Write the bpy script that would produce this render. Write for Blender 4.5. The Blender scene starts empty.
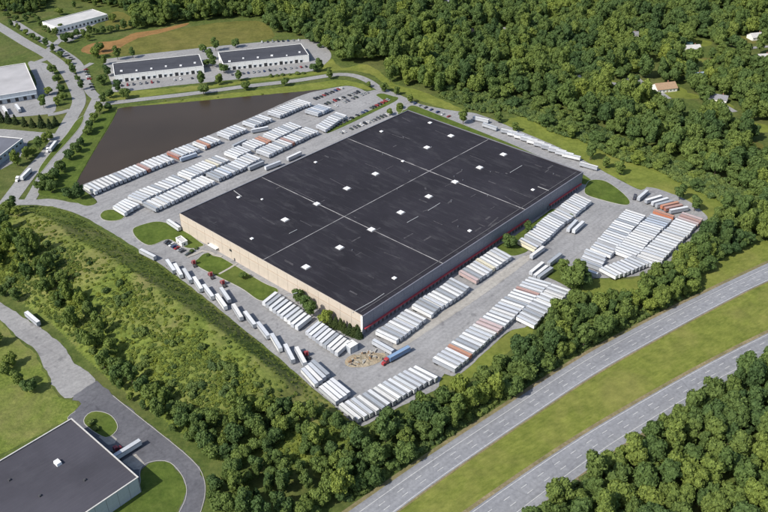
import bpy, bmesh, math, random
import numpy as np
from mathutils import Vector, noise

scene = bpy.context.scene
col = scene.collection

# ------------------------------------------------------------------ camera
cam_data = bpy.data.cameras.new('camera')
cam = bpy.data.objects.new('camera', cam_data)
col.objects.link(cam)
cam.location = (0.0, 0.0, 314.0)
cam.rotation_euler = (math.radians(90.0 - 33.11), 0.0, 0.0)
cam_data.sensor_width = 36.0
cam_data.lens = 38.78
cam_data.clip_start = 1.0
cam_data.clip_end = 20000.0
scene.camera = cam

# ------------------------------------------------------------------ sky, sun, exposure
SUN_ELEV, SUN_AZ = 43.0, 233.0          # azimuth clockwise from +Y
world = bpy.data.worlds.new('World')
scene.world = world
world.use_nodes = True
_wn = world.node_tree.nodes
_sky = _wn.new('ShaderNodeTexSky')
_sky.sky_type = 'NISHITA'
_sky.sun_disc = False
_sky.sun_elevation = math.radians(SUN_ELEV)
_sky.sun_rotation = math.radians(SUN_AZ)
_sky.air_density = 1.0
_sky.dust_density = 1.5
world.node_tree.links.new(_sky.outputs[0], _wn['Background'].inputs[0])
_wn['Background'].inputs[1].default_value = 0.14
sun_data = bpy.data.lights.new('sun', 'SUN')
sun_data.energy = 4.6
sun_data.angle = math.radians(0.5)
sun_data.color = (1.0, 0.95, 0.86)
sun = bpy.data.objects.new('sun', sun_data)
col.objects.link(sun)
_e, _a = math.radians(SUN_ELEV), math.radians(SUN_AZ)
_d = Vector((-math.sin(_a) * math.cos(_e), -math.cos(_a) * math.cos(_e), -math.sin(_e)))
sun.rotation_euler = _d.to_track_quat('-Z', 'Y').to_euler()
sun.location = (-400, -200, 600)
scene.view_settings.view_transform = 'Standard'
scene.view_settings.look = 'None'
scene.view_settings.gamma = 1.0
scene.view_settings.use_curve_mapping = False
scene.view_settings.exposure = 0.1
scene.render.engine = 'CYCLES'
scene.cycles.max_bounces = 5
scene.cycles.diffuse_bounces = 3
scene.cycles.use_denoising = True

# ------------------------------------------------------------------ survey of the place, in metres

DATA = {'APRON': [(4.7, 380.6), (10.7, 381.5), (28.1, 398.7), (54.9, 425.4), (80.6, 453.4), (100.9, 477.7), (97.3, 481.5), (78.3, 461.7), (52.3, 433.0), (25.3, 404.7),
           (9.6, 390.0)],
 'BLUE_WEST': ([(-313.9, 657.6), (-325.8, 596.2), (-363.0, 603.4), (-351.2, 664.7)], 7),
 'CARS': {'back_flex': ((-140.3, 930.9), (-98.3, 937.9), 8),
          'behind': ((30.0, 750.7), (60.8, 719.7), 7),
          'flex_east': ((-158.9, 827.9), (-83.4, 851.5), 15),
          'flex_west': ((-265.8, 797.2), (-192.9, 819.4), 14),
          'lane': ((-48.2, 692.8), (3.9, 759.4), 21),
          'lot_far': ((-67.5, 761.9), (-40.4, 793.2), 11),
          'lot_mid': ((-56.0, 749.4), (-25.9, 779.6), 12),
          'lot_mid_near': ((-48.9, 742.1), (-16.9, 778.6), 13),
          'office': ((-154.5, 498.4), (-136.4, 482.8), 9),
          'strip': ((-316.0, 842.6), (-292.0, 786.5), 9),
          'strip_top': ((-364.2, 905.4), (-334.2, 866.8), 7),
          'warehouse': ((-38.7, 683.1), (3.8, 724.3), 15)},
 'CLEARINGS': [(341.9, 898.7, 16), (363.9, 932.6, 14), (283.5, 781.2, 22), (278.3, 848.5, 9), (324.5, 842.6, 10), (325.0, 750.7, 14), (426.4, 939.7, 16),
               (416.9, 873.0, 12), (98.0, 961.3, 8), (83.2, 1078.5, 14), (291.0, 954.0, 6), (197.9, 808.2, 6), (342.5, 694.9, 12), (350.3, 873.0, 9), (260.4, 799.9, 16),
               (232.6, 802.7, 12), (318.4, 717.4, 9), (397.7, 898.7, 12), (324.5, 659.3, 8), (58.3, 1048.1, 10), (158.9, 932.6, 5), (270.5, 781.2, 14),
               (342.8, 866.8, 12), (406.7, 939.7, 12), (302.2, 770.8, 9), (333.6, 690.6, 10), (289.8, 879.3, 8), (138.7, 976.2, 9)],
 'DARK_SOUTH': ([(-117.1, 272.8), (-161.5, 312.3), (-201.1, 267.8), (-156.7, 228.3)], 10),
 'DIRT': [(-23.2, 367.9), (-21.1, 373.3), (-16.5, 376.0), (-10.6, 377.8), (-4.1, 376.9), (0.0, 376.9), (1.2, 373.3), (-2.9, 367.9), (-9.2, 364.4), (-15.5, 363.5),
          (-20.7, 364.4)],
 'FLEX': [([(-274.6, 806.3), (-188.9, 834.3), (-200.5, 870.1), (-286.3, 842.0)], 7.5), ([(-169.4, 840.0), (-81.2, 867.9), (-92.7, 904.3), (-180.9, 876.4)], 7.5)],
 'GRAY_WEST': ([(-339.2, 765.2), (-377.2, 839.0), (-441.9, 805.6), (-403.9, 731.9)], 9),
 'GUARD': ([(-142.4, 492.7), (-148.1, 499.4), (-144.8, 502.3), (-139.0, 495.7)], 3.6),
 'HATCHES': [(-70.5, 507.7, 1), (-90.7, 482.1, 0.5), (-49.4, 530.6, 0.9), (-28.1, 554.4, 1), (-6.7, 578.3, 1), (-8.7, 494.3, 1), (-29.9, 470.9, 1), (-55.0, 598.3, 0.5),
             (-2.2, 657.3, 0.6), (12.1, 518.1, 1), (33.4, 541.8, 1), (54.7, 564.9, 1), (76.0, 589.1, 1), (97.7, 612.6, 1), (35.7, 625.7, 1), (57.2, 648.5, 1),
             (15.2, 600.2, 0.5), (112.7, 552.1, 0.55), (59.7, 492.4, 0.55), (-50.8, 447.3, 1), (6.6, 434.4, 0.6), (40.6, 675.5, 0.7), (-108.4, 540.4, 0.5),
             (-90.5, 537.3, 0.35)],
 'HIGHWAY': [([(-25.0, 253.2), (-14.7, 262.4), (-1.9, 274.1), (23.3, 296.6), (50.9, 319.3), (92.1, 354.1), (106.4, 366.5), (142.8, 392.9), (188.5, 424.4), (229.8, 451.1),
               (263.4, 472.7), (321.8, 507.9)],
              [(-8.7, 248.1), (4.3, 261.8), (27.6, 281.4), (54.7, 304.9), (84.3, 329.1), (112.3, 350.7), (151.7, 380.6), (197.6, 412.8), (255.4, 452.3), (314.0, 490.5)]),
             ([(25.7, 248.7), (39.8, 260.7), (67.0, 282.1), (94.8, 304.2), (127.0, 326.8), (162.0, 350.7), (196.6, 373.3), (233.5, 395.8), (285.1, 426.5)],
              [(48.4, 245.9), (67.1, 261.8), (90.3, 279.8), (121.1, 302.1), (160.0, 329.1), (198.4, 354.1), (224.7, 373.3), (275.7, 405.7)])],
 'HOUSES': [(344.9, 903.3, 10, 'white', 1), (280.6, 786.9, 15, 'tan', 1.3), (275.1, 846.4, 30, 'grey', 1), (323.2, 817.2, 20, 'blue', 1),
            (325.0, 758.4, -25, 'grey', 1.0), (433.4, 944.9, 15, 'white', 1.1), (414.3, 874.1, 10, 'white', 1), (197.1, 806.0, 60, 'white', 0.8),
            (97.4, 955.8, 40, 'brown', 1.0), (158.4, 930.7, -60, 'brown', 0.9), (290.0, 952.1, 0, 'grey', 0.8), (218.2, 896.7, 15, 'white', 0.6),
            (81.9, 1081.5, 0, 'grey', 1), (244.5, 1081.5, 20, 'white', 1.2), (317.3, 724.4, 30, 'white', 0.7), (343.4, 920.3, 0, 'green', 0.7)],
 'ISLANDS': {'bank': [(-272.2, 572.2), (-273.6, 592.3), (-272.2, 630.0), (-270.4, 673.6), (-268.6, 703.8), (-265.7, 729.0), (-259.1, 736.1), (-253.4, 729.0),
                      (-252.0, 703.8), (-250.5, 657.2), (-248.0, 601.0), (-245.4, 582.1), (-237.0, 575.5), (-221.6, 557.8), (-228.2, 551.6), (-243.4, 561.0),
                      (-259.0, 565.8)],
             'behind': [(23.2, 710.5), (22.0, 738.5), (27.9, 747.0), (39.1, 737.3), (65.7, 709.4), (86.7, 687.4), (110.6, 662.3), (132.9, 636.7), (160.0, 609.8),
                        (158.8, 587.2)],
             'island_south': [(-158.9, 318.5), (-159.1, 326.0), (-154.3, 328.0), (-146.4, 324.9), (-140.5, 317.1), (-140.8, 311.2), (-145.5, 308.4)],
             'lanehead': [(12.6, 750.7), (17.5, 753.1), (19.2, 743.3), (16.1, 729.0), (11.4, 733.7)],
             'laneside': [(-51.2, 683.1), (-46.5, 694.9), (-22.6, 724.3), (0.0, 751.9), (-3.9, 765.7), (-7.9, 773.4), (-2.0, 777.3), (7.9, 770.8), (13.7, 761.9),
                          (-11.3, 729.0), (-35.7, 699.3)],
             'median_road': [(-281.5, 722.0), (-277.4, 699.3), (-278.4, 665.3), (-280.8, 635.7), (-281.4, 608.0), (-283.5, 604.5), (-286.2, 617.1), (-286.4, 647.3),
                             (-284.8, 679.9), (-285.4, 710.5)],
             'northeast': [(157.8, 570.6), (162.4, 587.2), (168.2, 594.0), (178.7, 591.6), (187.0, 574.5), (190.1, 558.3), (184.7, 552.4), (169.2, 560.2)],
             'office': [(-183.6, 516.2), (-179.7, 522.5), (-169.2, 528.1), (-159.7, 525.5), (-147.7, 517.6), (-131.3, 499.8), (-127.4, 494.5), (-137.3, 490.5),
                        (-148.1, 498.4), (-155.4, 502.5), (-165.7, 494.5), (-177.2, 503.8)],
             'oval': [(-213.3, 537.0), (-212.2, 543.9), (-206.7, 545.8), (-199.2, 543.2), (-194.4, 536.4), (-195.8, 530.6), (-201.9, 528.4), (-209.2, 530.6)],
             'southwest': [(-128.2, 469.0), (-128.5, 477.7), (-123.7, 485.3), (-112.1, 479.0), (-80.9, 449.9), (-68.5, 439.7), (-78.2, 428.0), (-95.2, 443.6)],
             'wallbush': [(79.8, 493.1), (92.0, 505.2), (121.3, 539.4), (127.9, 547.0), (129.6, 539.4), (105.3, 507.9), (100.2, 502.5), (101.9, 489.2), (90.3, 481.5),
                          (84.7, 486.6)]},
 'LONE': {'bank': ([(-265.1, 679.9), (-263.6, 657.2), (-263.6, 643.4), (-265.4, 630.0), (-265.0, 608.0), (-265.8, 595.7), (-268.6, 587.2), (-272.3, 577.1),
                    (-260.4, 572.2), (-245.2, 564.2), (-235.4, 562.6), (-268.1, 578.8)],
                   4.4, 'b'),
          'blue_lot': ([(-295.6, 669.5), (-295.7, 659.3), (-297.5, 649.3), (-299.4, 637.6), (-301.7, 630.0), (-305.2, 618.9)], 4.2, 'b'),
          'boulevard': ([(-382.2, 915.4), (-369.8, 898.7), (-355.6, 882.5), (-338.8, 857.6), (-325.0, 830.8), (-314.7, 810.9), (-303.1, 786.5)], 3.6, 'b'),
          'boulevard_far': ([(-449.1, 987.6), (-435.0, 972.4), (-421.3, 957.6), (-408.0, 943.2), (-398.4, 932.6)], 3.2, 'b'),
          'corner': ([(-315.0, 879.3), (-301.2, 857.6), (-287.8, 825.1), (-290.3, 873.0), (-275.5, 879.3), (-285.8, 799.9), (-269.2, 765.7), (-252.8, 763.2),
                      (-265.5, 781.2), (-317.3, 898.7)],
                     4.5, 'b'),
          'dock_shrub': ([(141.8, 536.4)], 3.2, 's'),
          'dock_wall': ([(103.6, 510.7), (87.5, 491.8)], 4.2, 'b'),
          'far_lawn': ([(72.7, 703.8), (106.0, 706.0), (118.2, 686.3), (184.3, 615.2), (192.9, 602.7), (228.7, 561.0), (235.0, 543.9), (6.2, 808.2), (23.3, 797.2),
                        (174.1, 630.0)],
                       4.6, 'b'),
          'field_hedge': ([(-365.1, 929.2), (-362.6, 943.2), (-357.9, 950.4), (-349.8, 946.8), (-346.0, 957.6), (-338.8, 961.3), (-330.6, 961.3), (-324.3, 968.7),
                           (-317.0, 972.4), (-309.7, 976.2), (-305.4, 987.6), (-341.9, 936.1)],
                          4.0, 'b'),
          'flex_front': ([(-184.6, 797.2), (-167.8, 799.9), (-149.1, 810.9), (-138.5, 786.5), (-178.3, 773.4), (-100.4, 797.2), (-73.8, 836.7), (-67.7, 839.6)], 4.6,
                         'b'),
          'flex_gap': ([(-189.8, 854.5), (-182.9, 851.5), (-188.8, 873.0), (-168.2, 833.7), (-202.2, 898.7), (-188.3, 902.0), (-167.6, 913.7)], 4.5, 'b'),
          'flex_shrubs': ([(-117.5, 822.2), (-111.6, 825.1), (-105.5, 826.5), (-98.3, 827.9), (-91.1, 829.4), (-83.9, 830.8)], 2.3, 's'),
          'gray_lot': ([(-347.1, 830.8), (-333.4, 805.4), (-322.4, 781.2), (-331.8, 773.4), (-312.8, 760.6), (-325.5, 740.9), (-313.7, 745.8)], 4, 'b'),
          'gray_lot_low': ([(-353.1, 708.3), (-345.8, 706.0), (-338.5, 703.8), (-328.6, 699.3), (-320.5, 697.1), (-312.3, 697.1), (-304.2, 694.9), (-301.0, 701.6)], 3.3,
                           'c'),
          'island_shrub': ([(-151.0, 314.9), (-154.4, 319.3)], 2.2, 's'),
          'junction': ([(-267.8, 726.6), (-262.0, 736.1), (-268.1, 708.3), (-265.9, 688.4), (-270.9, 750.7)], 4.2, 'b'),
          'lane_head': ([(26.2, 753.1), (15.3, 739.7), (5.6, 724.3)], 3.6, 'b'),
          'lawn_tree': ([(-94.0, 453.4)], 2.6, 'b'),
          'nook': ([(119.7, 455.8), (127.7, 448.8), (122.9, 440.8), (129.9, 443.1)], 6, 'b'),
          'office_grove': ([(-424.5, 1007.1), (-414.1, 987.6), (-404.0, 972.4), (-394.3, 961.3), (-386.0, 957.6), (-433.9, 1023.2), (-383.8, 972.4)], 3.4, 'b'),
          'office_shrub': ([(-134.4, 486.6), (-131.6, 490.5), (-122.3, 481.5)], 1.8, 's'),
          'park_road': ([(-55.8, 816.6), (-15.2, 794.5), (0.0, 781.2), (11.9, 773.4)], 3.4, 'b'),
          'pond_bushes': ([(-213.5, 758.1), (-197.4, 760.6), (-163.3, 767.0), (-121.0, 774.7)], 1.5, 'm'),
          'top_grove': ([(-467.5, 1023.2), (-458.6, 1039.7), (-441.6, 1027.3), (-436.6, 1003.1), (-451.5, 1007.1), (-406.9, 1035.5), (-397.3, 1065.3), (-372.9, 1069.7),
                         (-332.5, 1007.1)],
                        4.2, 'b'),
          'wall_conifers': ([(-32.6, 402.7), (-29.4, 400.7), (-26.3, 399.7), (-23.8, 396.8), (-20.6, 394.8), (-18.2, 392.9), (-15.1, 391.0), (-16.4, 395.8)], 2.4, 'c'),
          'wall_gap': ([(-45.6, 411.8), (-48.6, 418.0), (-54.9, 425.4), (-36.5, 405.7)], 4.0, 'b'),
          'west_end': ([(-276.8, 526.2), (-268.5, 502.5), (-267.1, 521.9), (-278.0, 539.4), (-264.6, 486.6)], 4.5, 'b'),
          'west_field': ([(-245.8, 434.1), (-234.3, 427.6), (-216.1, 358.3), (-203.8, 348.2), (-214.7, 365.3), (-196.4, 343.3), (-231.4, 384.3)], 4, 'b')},
 'PADS': [[(-148.3, 309.1), (-144.6, 312.7), (-137.1, 306.3), (-140.6, 302.1)], [(-131.7, 291.9), (-126.7, 297.9), (-119.9, 290.5), (-122.6, 285.3)]],
 'PATCHES': [((72.7, 508.3), (76.0, 512.5), 1.6), ((73.1, 498.6), (81.6, 511.1), 1.0), ((63.3, 491.9), (68.0, 497.3), 1.2), ((75.2, 498.6), (80.1, 504.1), 1.5),
             ((31.2, 556.2), (31.8, 553.0), 1.4), ((26.0, 537.5), (31.7, 532.9), 1.0), ((38.8, 527.0), (28.2, 519.7), 0.8), ((48.2, 504.1), (52.7, 508.3), 1.0),
             ((27.4, 480.1), (32.4, 485.3), 1.3), ((13.7, 482.7), (20.1, 489.2), 0.9), ((130.1, 587.8), (134.9, 593.0), 1.4), ((126.6, 580.9), (130.6, 586.1), 0.9),
             ((90.4, 542.1), (99.7, 528.5), 0.6), ((95.5, 553.0), (108.8, 540.5), 0.6), ((50.5, 537.5), (47.1, 531.4), 1.2), ((46.5, 557.8), (57.2, 567.5), 0.6),
             ((0.0, 464.9), (10.6, 457.6), 0.5), ((-59.7, 506.9), (-50.6, 498.6), 0.5), ((-87.3, 511.1), (-76.9, 501.4), 0.5), ((-41.9, 570.8), (-29.7, 557.8), 0.5),
             ((-15.2, 596.6), (-4.8, 587.8), 0.5), ((-67.3, 551.4), (-51.1, 536.0), 0.4), ((16.1, 687.6), (23.0, 678.8), 0.6), ((6.9, 651.6), (17.0, 643.6), 0.6),
             ((44.2, 659.8), (53.9, 649.6), 0.5), ((70.2, 611.0), (81.4, 600.1), 0.5)],
 'PIPES': [((16.3, 503.8), (24.4, 512.2)), ((31.9, 520.8), (41.2, 531.8)), ((-64.1, 413.4), (-54.1, 418.7)), ((-65.8, 488.9), (-60.8, 494.2)),
           ((-113.4, 551.0), (-106.0, 541.7)), ((99.0, 580.5), (110.1, 592.7)), ((117.4, 557.4), (124.7, 551.0)), ((-19.2, 398.1), (-7.3, 409.3)),
           ((-7.3, 409.3), (0.0, 417.7))],
 'RIDGE': [(-292.8, 556.2, 0), (-262.3, 524.7, 9), (-236.5, 507.2, 13), (-216.7, 482.3, 15), (-193.7, 465.1, 15.5), (-167.4, 443.5, 15.5), (-141.9, 420.1, 15.5),
           (-109.2, 391.1, 15), (-89.2, 373.1, 14), (-69.3, 354.7, 12), (-54.3, 342.6, 8), (-46.0, 337.9, 2)],
 'ROADS': {'boulevard': ([(-496.0, 1023.2), (-463.6, 987.6), (-411.0, 929.2), (-369.9, 885.7), (-338.3, 842.6), (-311.3, 791.8), (-296.6, 755.6), (-292.2, 717.4),
                          (-288.8, 675.7), (-288.9, 639.5), (-290.7, 606.3), (-290.5, 577.1), (-290.2, 551.6), (-289.1, 516.2)],
                         13),
           'boulevard_east': ([(-282.7, 768.2), (-279.6, 740.9), (-276.0, 703.8), (-276.0, 663.3), (-277.2, 630.0), (-278.0, 602.7), (-275.5, 577.1), (-274.4, 561.0)],
                              9),
           'drive_gray': ([(-367.7, 882.5), (-372.1, 873.0), (-379.7, 860.6)], 8),
           'drive_gray_low': ([(-299.1, 736.1), (-306.3, 729.0), (-316.1, 724.3)], 7),
           'drive_mid': ([(-321.0, 848.5), (-315.9, 863.7)], 6),
           'drive_top': ([(-378.7, 895.5), (-376.5, 915.4), (-375.4, 939.7), (-373.1, 946.8)], 8),
           'lane_deep': ([(94.5, 976.2), (104.2, 965.0), (119.6, 965.0), (139.1, 979.9), (154.5, 987.6)], 6),
           'lane_east': ([(373.2, 885.7), (392.2, 898.7), (416.1, 912.1), (444.8, 918.8)], 6),
           'lane_houses': ([(318.8, 791.8), (324.6, 778.6), (327.0, 750.7), (332.7, 731.3)], 6),
           'lane_upper': ([(73.5, 1092.0), (96.5, 1083.0), (108.4, 1101.1)], 8),
           'lane_woods': ([(229.1, 805.4), (240.7, 802.7), (259.2, 819.4), (262.5, 808.2), (272.0, 786.5), (278.3, 763.2)], 8),
           'park_road': ([(-281.7, 748.2), (-263.8, 753.1), (-233.2, 763.2), (-192.6, 776.0), (-143.7, 794.5), (-92.6, 810.9), (-66.5, 822.2), (-46.1, 829.4),
                          (-30.2, 825.1), (-16.5, 810.9), (-4.0, 789.1), (13.8, 768.2), (34.6, 743.3)],
                         9),
           'path_entrance': ([(-136.5, 479.6), (-131.1, 484.0), (-124.9, 488.6), (-119.0, 482.8), (-112.4, 480.2)], 2.6),
           'path_lawn': ([(-110.8, 458.7), (-105.7, 464.7), (-100.6, 471.5)], 1.6),
           'strip_parking': ([(-457.9, 1011.1), (-411.9, 957.6), (-377.7, 918.8), (-336.2, 869.9), (-313.8, 825.1), (-294.3, 783.8), (-280.3, 763.2)], 10)},
 'ROOFLINES': [((-82.6, 452.2), (88.2, 641.6)), ((-94.8, 571.7), (40.6, 450.4)), ((-35.9, 649.6), (102.3, 521.1))],
 'ROWS': {'block_corner': (135.88, 458.35, -0.64, 145.8, 479.03, -0.69, 6, (1,)),
          'block_east': (177.99, 469.01, -0.62, 228.45, 529.48, -0.69, 21, ()),
          'block_low': (150.28, 456.33, -0.88, 174.9, 470.26, -0.8, 9, ()),
          'block_middle': (165.8, 479.03, -0.7, 204.34, 528.0, -0.59, 19, ()),
          'block_west': (150.81, 482.22, -0.71, 187.36, 533.89, -0.64, 20, (3,)),
          'dock_long': (1.71, 388.98, -0.65, 81.16, 480.36, -0.87, 33, (8, 20, 21)),
          'dock_short': (100.45, 490.13, -0.84, 152.64, 557.61, -0.87, 27, (2, 18)),
          'double_end': (-198.85, 540.27, -0.74, -191.99, 550.19, -0.61, 5, ()),
          'double_lower': (-176.6, 545.56, -0.67, -65.45, 682.99, -0.65, 49, (16, 30, 31)),
          'double_upper': (-191.19, 557.61, -0.57, -80.7, 693.19, -0.72, 51, (13, 26, 27, 33, 40)),
          'far_road': (112.03, 680.77, -0.5, 158.23, 631.72, -0.5, 10, ()),
          'hedge': (-18.01, 324.0, -0.84, 23.26, 355.43, -0.67, 15, ()),
          'hill_four': (-41.72, 352.18, -0.97, -35.99, 359.06, -0.89, 4, ()),
          'hill_three': (-30.11, 337.71, -0.88, -24.1, 343.76, -0.84, 4, ()),
          'lot_lane': (-56.58, 688.82, -0.8, -40.28, 717.16, -0.66, 9, ()),
          'lot_small': (-67.23, 722.98, -0.61, -57.02, 736.05, -0.61, 6, ()),
          'pond': (-230.47, 572.84, -0.72, -77.04, 747.62, -0.6, 62, (20, 27, 33, 34, 41, 42, 49, 50)),
          'south_east': (34.88, 363.59, -0.68, 101.61, 445.86, -0.52, 30, ()),
          'south_east_rear': (87.11, 403.61, -0.73, 114.44, 437.42, -0.61, 11, ()),
          'wall_east': (-42.53, 397.12, 0.97, -24.18, 378.33, 0.98, 9, ()),
          'wall_west': (-72.78, 426.95, 1.01, -49.35, 402.68, 0.96, 10, ())},
 'SCRUB': [(55.2, 768.2), (81.9, 736.1), (93.8, 722.0), (112.1, 733.7), (132.2, 715.1), (155.0, 679.9), (173.1, 667.4), (199.0, 628.2), (223.2, 611.6), (232.9, 594.0),
           (249.9, 569.0), (263.7, 550.0), (287.6, 535.0), (306.7, 523.3), (320.5, 556.2), (287.9, 572.2), (271.7, 594.0), (254.0, 615.2), (244.5, 633.8), (230.0, 649.3),
           (208.9, 669.5), (190.4, 708.3), (166.8, 731.3), (142.7, 760.6), (114.6, 770.8), (85.4, 776.0), (56.8, 797.2)],
 'SHED': ([(-19.5, 375.4), (-22.9, 379.1), (-18.9, 382.8), (-15.5, 379.2)], 5),
 'SHEETS': {'drive_new': [(-162.1, 353.2), (-150.4, 341.2), (-126.5, 320.0), (-106.3, 302.3), (-94.9, 291.2), (-89.5, 283.4), (-86.1, 271.7), (-87.5, 254.9),
                          (-96.8, 254.9), (-95.2, 267.8), (-96.5, 276.4), (-101.1, 284.6), (-107.5, 291.2), (-113.8, 292.5), (-119.4, 290.5), (-121.4, 286.6),
                          (-122.1, 277.6), (-166.1, 317.8), (-166.2, 328.3), (-165.7, 335.3), (-172.0, 338.1), (-167.0, 345.0)],
            'drive_old': [(-264.1, 440.8), (-245.8, 427.6), (-231.7, 416.4), (-211.8, 401.7), (-193.5, 385.3), (-178.4, 366.5), (-162.1, 353.2), (-167.0, 345.0),
                          (-172.5, 337.7), (-177.6, 340.1), (-186.7, 350.7), (-201.9, 373.3), (-207.4, 380.6), (-222.9, 392.9), (-238.9, 409.7), (-257.3, 424.4)],
            'field_brown': [(-339.5, 902.0), (-338.9, 922.2), (-327.0, 932.6), (-308.2, 939.7), (-296.1, 965.0), (-268.7, 979.9), (-240.1, 1005.1), (-243.9, 987.6),
                            (-269.2, 961.3), (-285.0, 939.7), (-296.3, 912.1), (-308.8, 892.2), (-324.3, 892.2)],
            'field_olive': [(-302.5, 885.7), (-298.5, 912.1), (-288.2, 943.2), (-265.3, 965.0), (-234.2, 987.6), (-206.7, 1003.1), (-177.3, 1011.1), (-149.7, 1007.1),
                            (-129.9, 961.3), (-134.8, 943.2), (-165.3, 929.2), (-208.1, 912.1), (-260.7, 895.5)],
            'field_west': [(-261.5, 419.1), (-238.1, 407.7), (-222.6, 391.0), (-207.4, 378.7), (-201.9, 371.5), (-187.3, 349.1), (-178.5, 339.3), (-171.7, 336.9),
                           (-166.0, 334.5), (-167.3, 328.3), (-167.5, 323.8), (-194.9, 296.6), (-218.0, 280.2)],
            'lawn_drive': [(-121.8, 276.4), (-120.7, 285.9), (-118.2, 289.9), (-113.6, 291.9), (-107.3, 290.5), (-101.4, 284.0), (-96.8, 275.8), (-97.1, 260.7),
                           (-103.2, 250.4), (-142.9, 244.8), (-122.5, 267.8)],
            'lawn_far': [(-59.3, 879.3), (-44.8, 848.5), (-20.5, 860.6), (-4.2, 836.7), (11.2, 802.7), (34.1, 786.5), (54.9, 763.2), (81.5, 731.3), (108.0, 715.1),
                         (132.9, 719.7), (156.1, 686.3), (173.9, 671.5), (200.4, 633.8), (224.7, 617.1), (233.9, 597.5), (251.5, 573.9), (265.3, 554.7), (251.6, 530.6),
                         (237.8, 524.8), (240.1, 540.9), (231.0, 561.0), (210.6, 577.1), (202.7, 577.1), (187.2, 599.2), (173.8, 620.7), (152.9, 653.2), (123.0, 688.4),
                         (90.5, 726.6), (68.4, 733.7), (44.5, 750.7), (16.0, 781.2), (1.0, 802.7), (-14.7, 830.8), (-41.4, 842.6), (-62.2, 836.7), (-70.8, 854.5)],
            'lawn_front': [(-265.9, 760.6), (-231.1, 770.8), (-194.2, 783.8), (-146.9, 802.7), (-97.5, 819.4), (-56.8, 833.7), (-71.7, 836.7), (-108.4, 825.1),
                           (-157.9, 808.2), (-215.9, 791.8), (-269.8, 778.6)],
            'lawn_nook': [(125.7, 448.8), (137.3, 453.4), (163.9, 453.4), (178.5, 458.1), (167.9, 443.1), (152.9, 429.7), (141.2, 423.3), (132.9, 426.5), (129.6, 435.2)],
            'lawn_nook_tree': [(107.9, 457.0), (114.6, 469.0), (122.3, 473.9), (127.3, 464.1), (131.9, 453.4), (126.8, 440.8), (117.8, 448.8)],
            'lawn_se': [(29.5, 345.0), (32.3, 355.8), (40.4, 356.6), (49.8, 367.0), (69.9, 390.0), (85.2, 404.7), (91.4, 396.8), (76.0, 381.5), (61.2, 365.3),
                        (45.6, 351.6), (35.5, 343.3)],
            'lawn_strip': [(-270.5, 736.1), (-226.4, 750.7), (-195.0, 763.2), (-143.7, 781.2), (-95.4, 797.2), (-50.5, 813.7), (-35.0, 810.9), (-18.3, 799.9),
                           (-12.0, 786.5), (-26.2, 791.8), (-38.7, 799.9), (-62.4, 789.1), (-83.6, 778.6), (-136.9, 768.2), (-206.5, 748.2), (-249.6, 736.1)],
            'lawn_west': [(-245.4, 426.5), (-257.3, 457.0), (-224.1, 438.6), (-200.0, 408.7), (-165.3, 360.1), (-151.4, 345.0), (-127.2, 323.0), (-106.8, 304.9),
                          (-92.5, 291.9), (-86.3, 282.1), (-83.4, 271.4), (-84.5, 258.9), (-87.2, 260.7), (-85.3, 271.4), (-89.0, 283.4), (-95.2, 292.5), (-106.4, 303.1),
                          (-126.6, 320.8), (-150.7, 342.5), (-162.4, 354.1), (-177.7, 367.0), (-193.3, 386.2), (-211.6, 402.7), (-232.0, 418.0)],
            'lot_blue': [(-364.5, 686.3), (-353.5, 692.8), (-321.9, 688.4), (-288.4, 679.9), (-288.5, 669.5), (-313.3, 669.5), (-309.6, 649.3), (-312.6, 620.7),
                         (-332.5, 608.0)],
            'lot_corner': [(-489.9, 1065.3), (-474.3, 1096.5), (-467.7, 1078.5), (-478.6, 1052.4)],
            'lot_flex': [(-304.9, 866.8), (-297.5, 879.3), (-208.1, 912.1), (-140.5, 932.6), (-97.5, 941.4), (-76.5, 939.7), (-61.8, 905.4), (-58.2, 879.3),
                         (-66.5, 854.5), (-76.1, 839.6), (-108.9, 829.4), (-158.8, 813.7), (-217.1, 797.2), (-267.5, 781.2), (-277.4, 802.7)],
            'lot_gray': [(-385.1, 863.7), (-377.6, 866.8), (-363.5, 860.6), (-344.0, 827.9), (-327.9, 791.8), (-323.1, 768.2), (-312.6, 733.7), (-323.6, 724.3),
                         (-358.5, 717.4), (-384.6, 712.8), (-415.5, 786.5), (-351.3, 786.5)],
            'lot_top': [(-389.9, 983.7), (-351.6, 1035.5), (-343.1, 1023.2), (-353.6, 991.4), (-356.8, 946.8), (-366.2, 932.6), (-380.1, 946.8)],
            'meadow_top': [(-340.2, 995.3), (-346.4, 1043.9), (-332.3, 1048.1), (-308.8, 1015.1), (-302.0, 983.7), (-319.1, 979.9)],
            'median': [(4.2, 259.5), (38.1, 289.9), (72.1, 318.5), (111.2, 349.9), (159.2, 386.2), (205.6, 418.0), (255.0, 451.1), (284.8, 471.5), (260.5, 413.8),
                       (233.5, 395.8), (196.6, 373.3), (162.0, 350.7), (127.0, 326.8), (94.8, 304.2), (67.2, 283.4), (39.6, 260.7), (25.6, 247.6), (-6.4, 247.6)],
            'pond': [(-253.1, 731.3), (-251.2, 742.1), (-207.3, 751.9), (-137.1, 769.5), (-84.0, 782.5), (-62.3, 787.8), (-53.9, 781.2), (-81.5, 753.1), (-123.0, 701.6),
                     (-160.6, 657.2), (-201.7, 611.6), (-226.7, 583.8), (-236.5, 573.9), (-246.2, 577.1), (-247.5, 594.0), (-250.2, 659.3), (-251.4, 708.3)],
            'verge_lawn': [(206.6, 453.4), (217.4, 464.1), (250.1, 489.2), (275.5, 503.8), (306.1, 521.9), (293.9, 493.1), (263.9, 473.9), (238.5, 457.0),
                           (208.7, 437.4)],
            'yard': [(-293.7, 562.6), (-274.4, 561.0), (-257.9, 562.6), (-238.1, 556.2), (-220.4, 556.2), (-237.5, 577.1), (-241.9, 583.8), (-230.7, 597.5),
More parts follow.
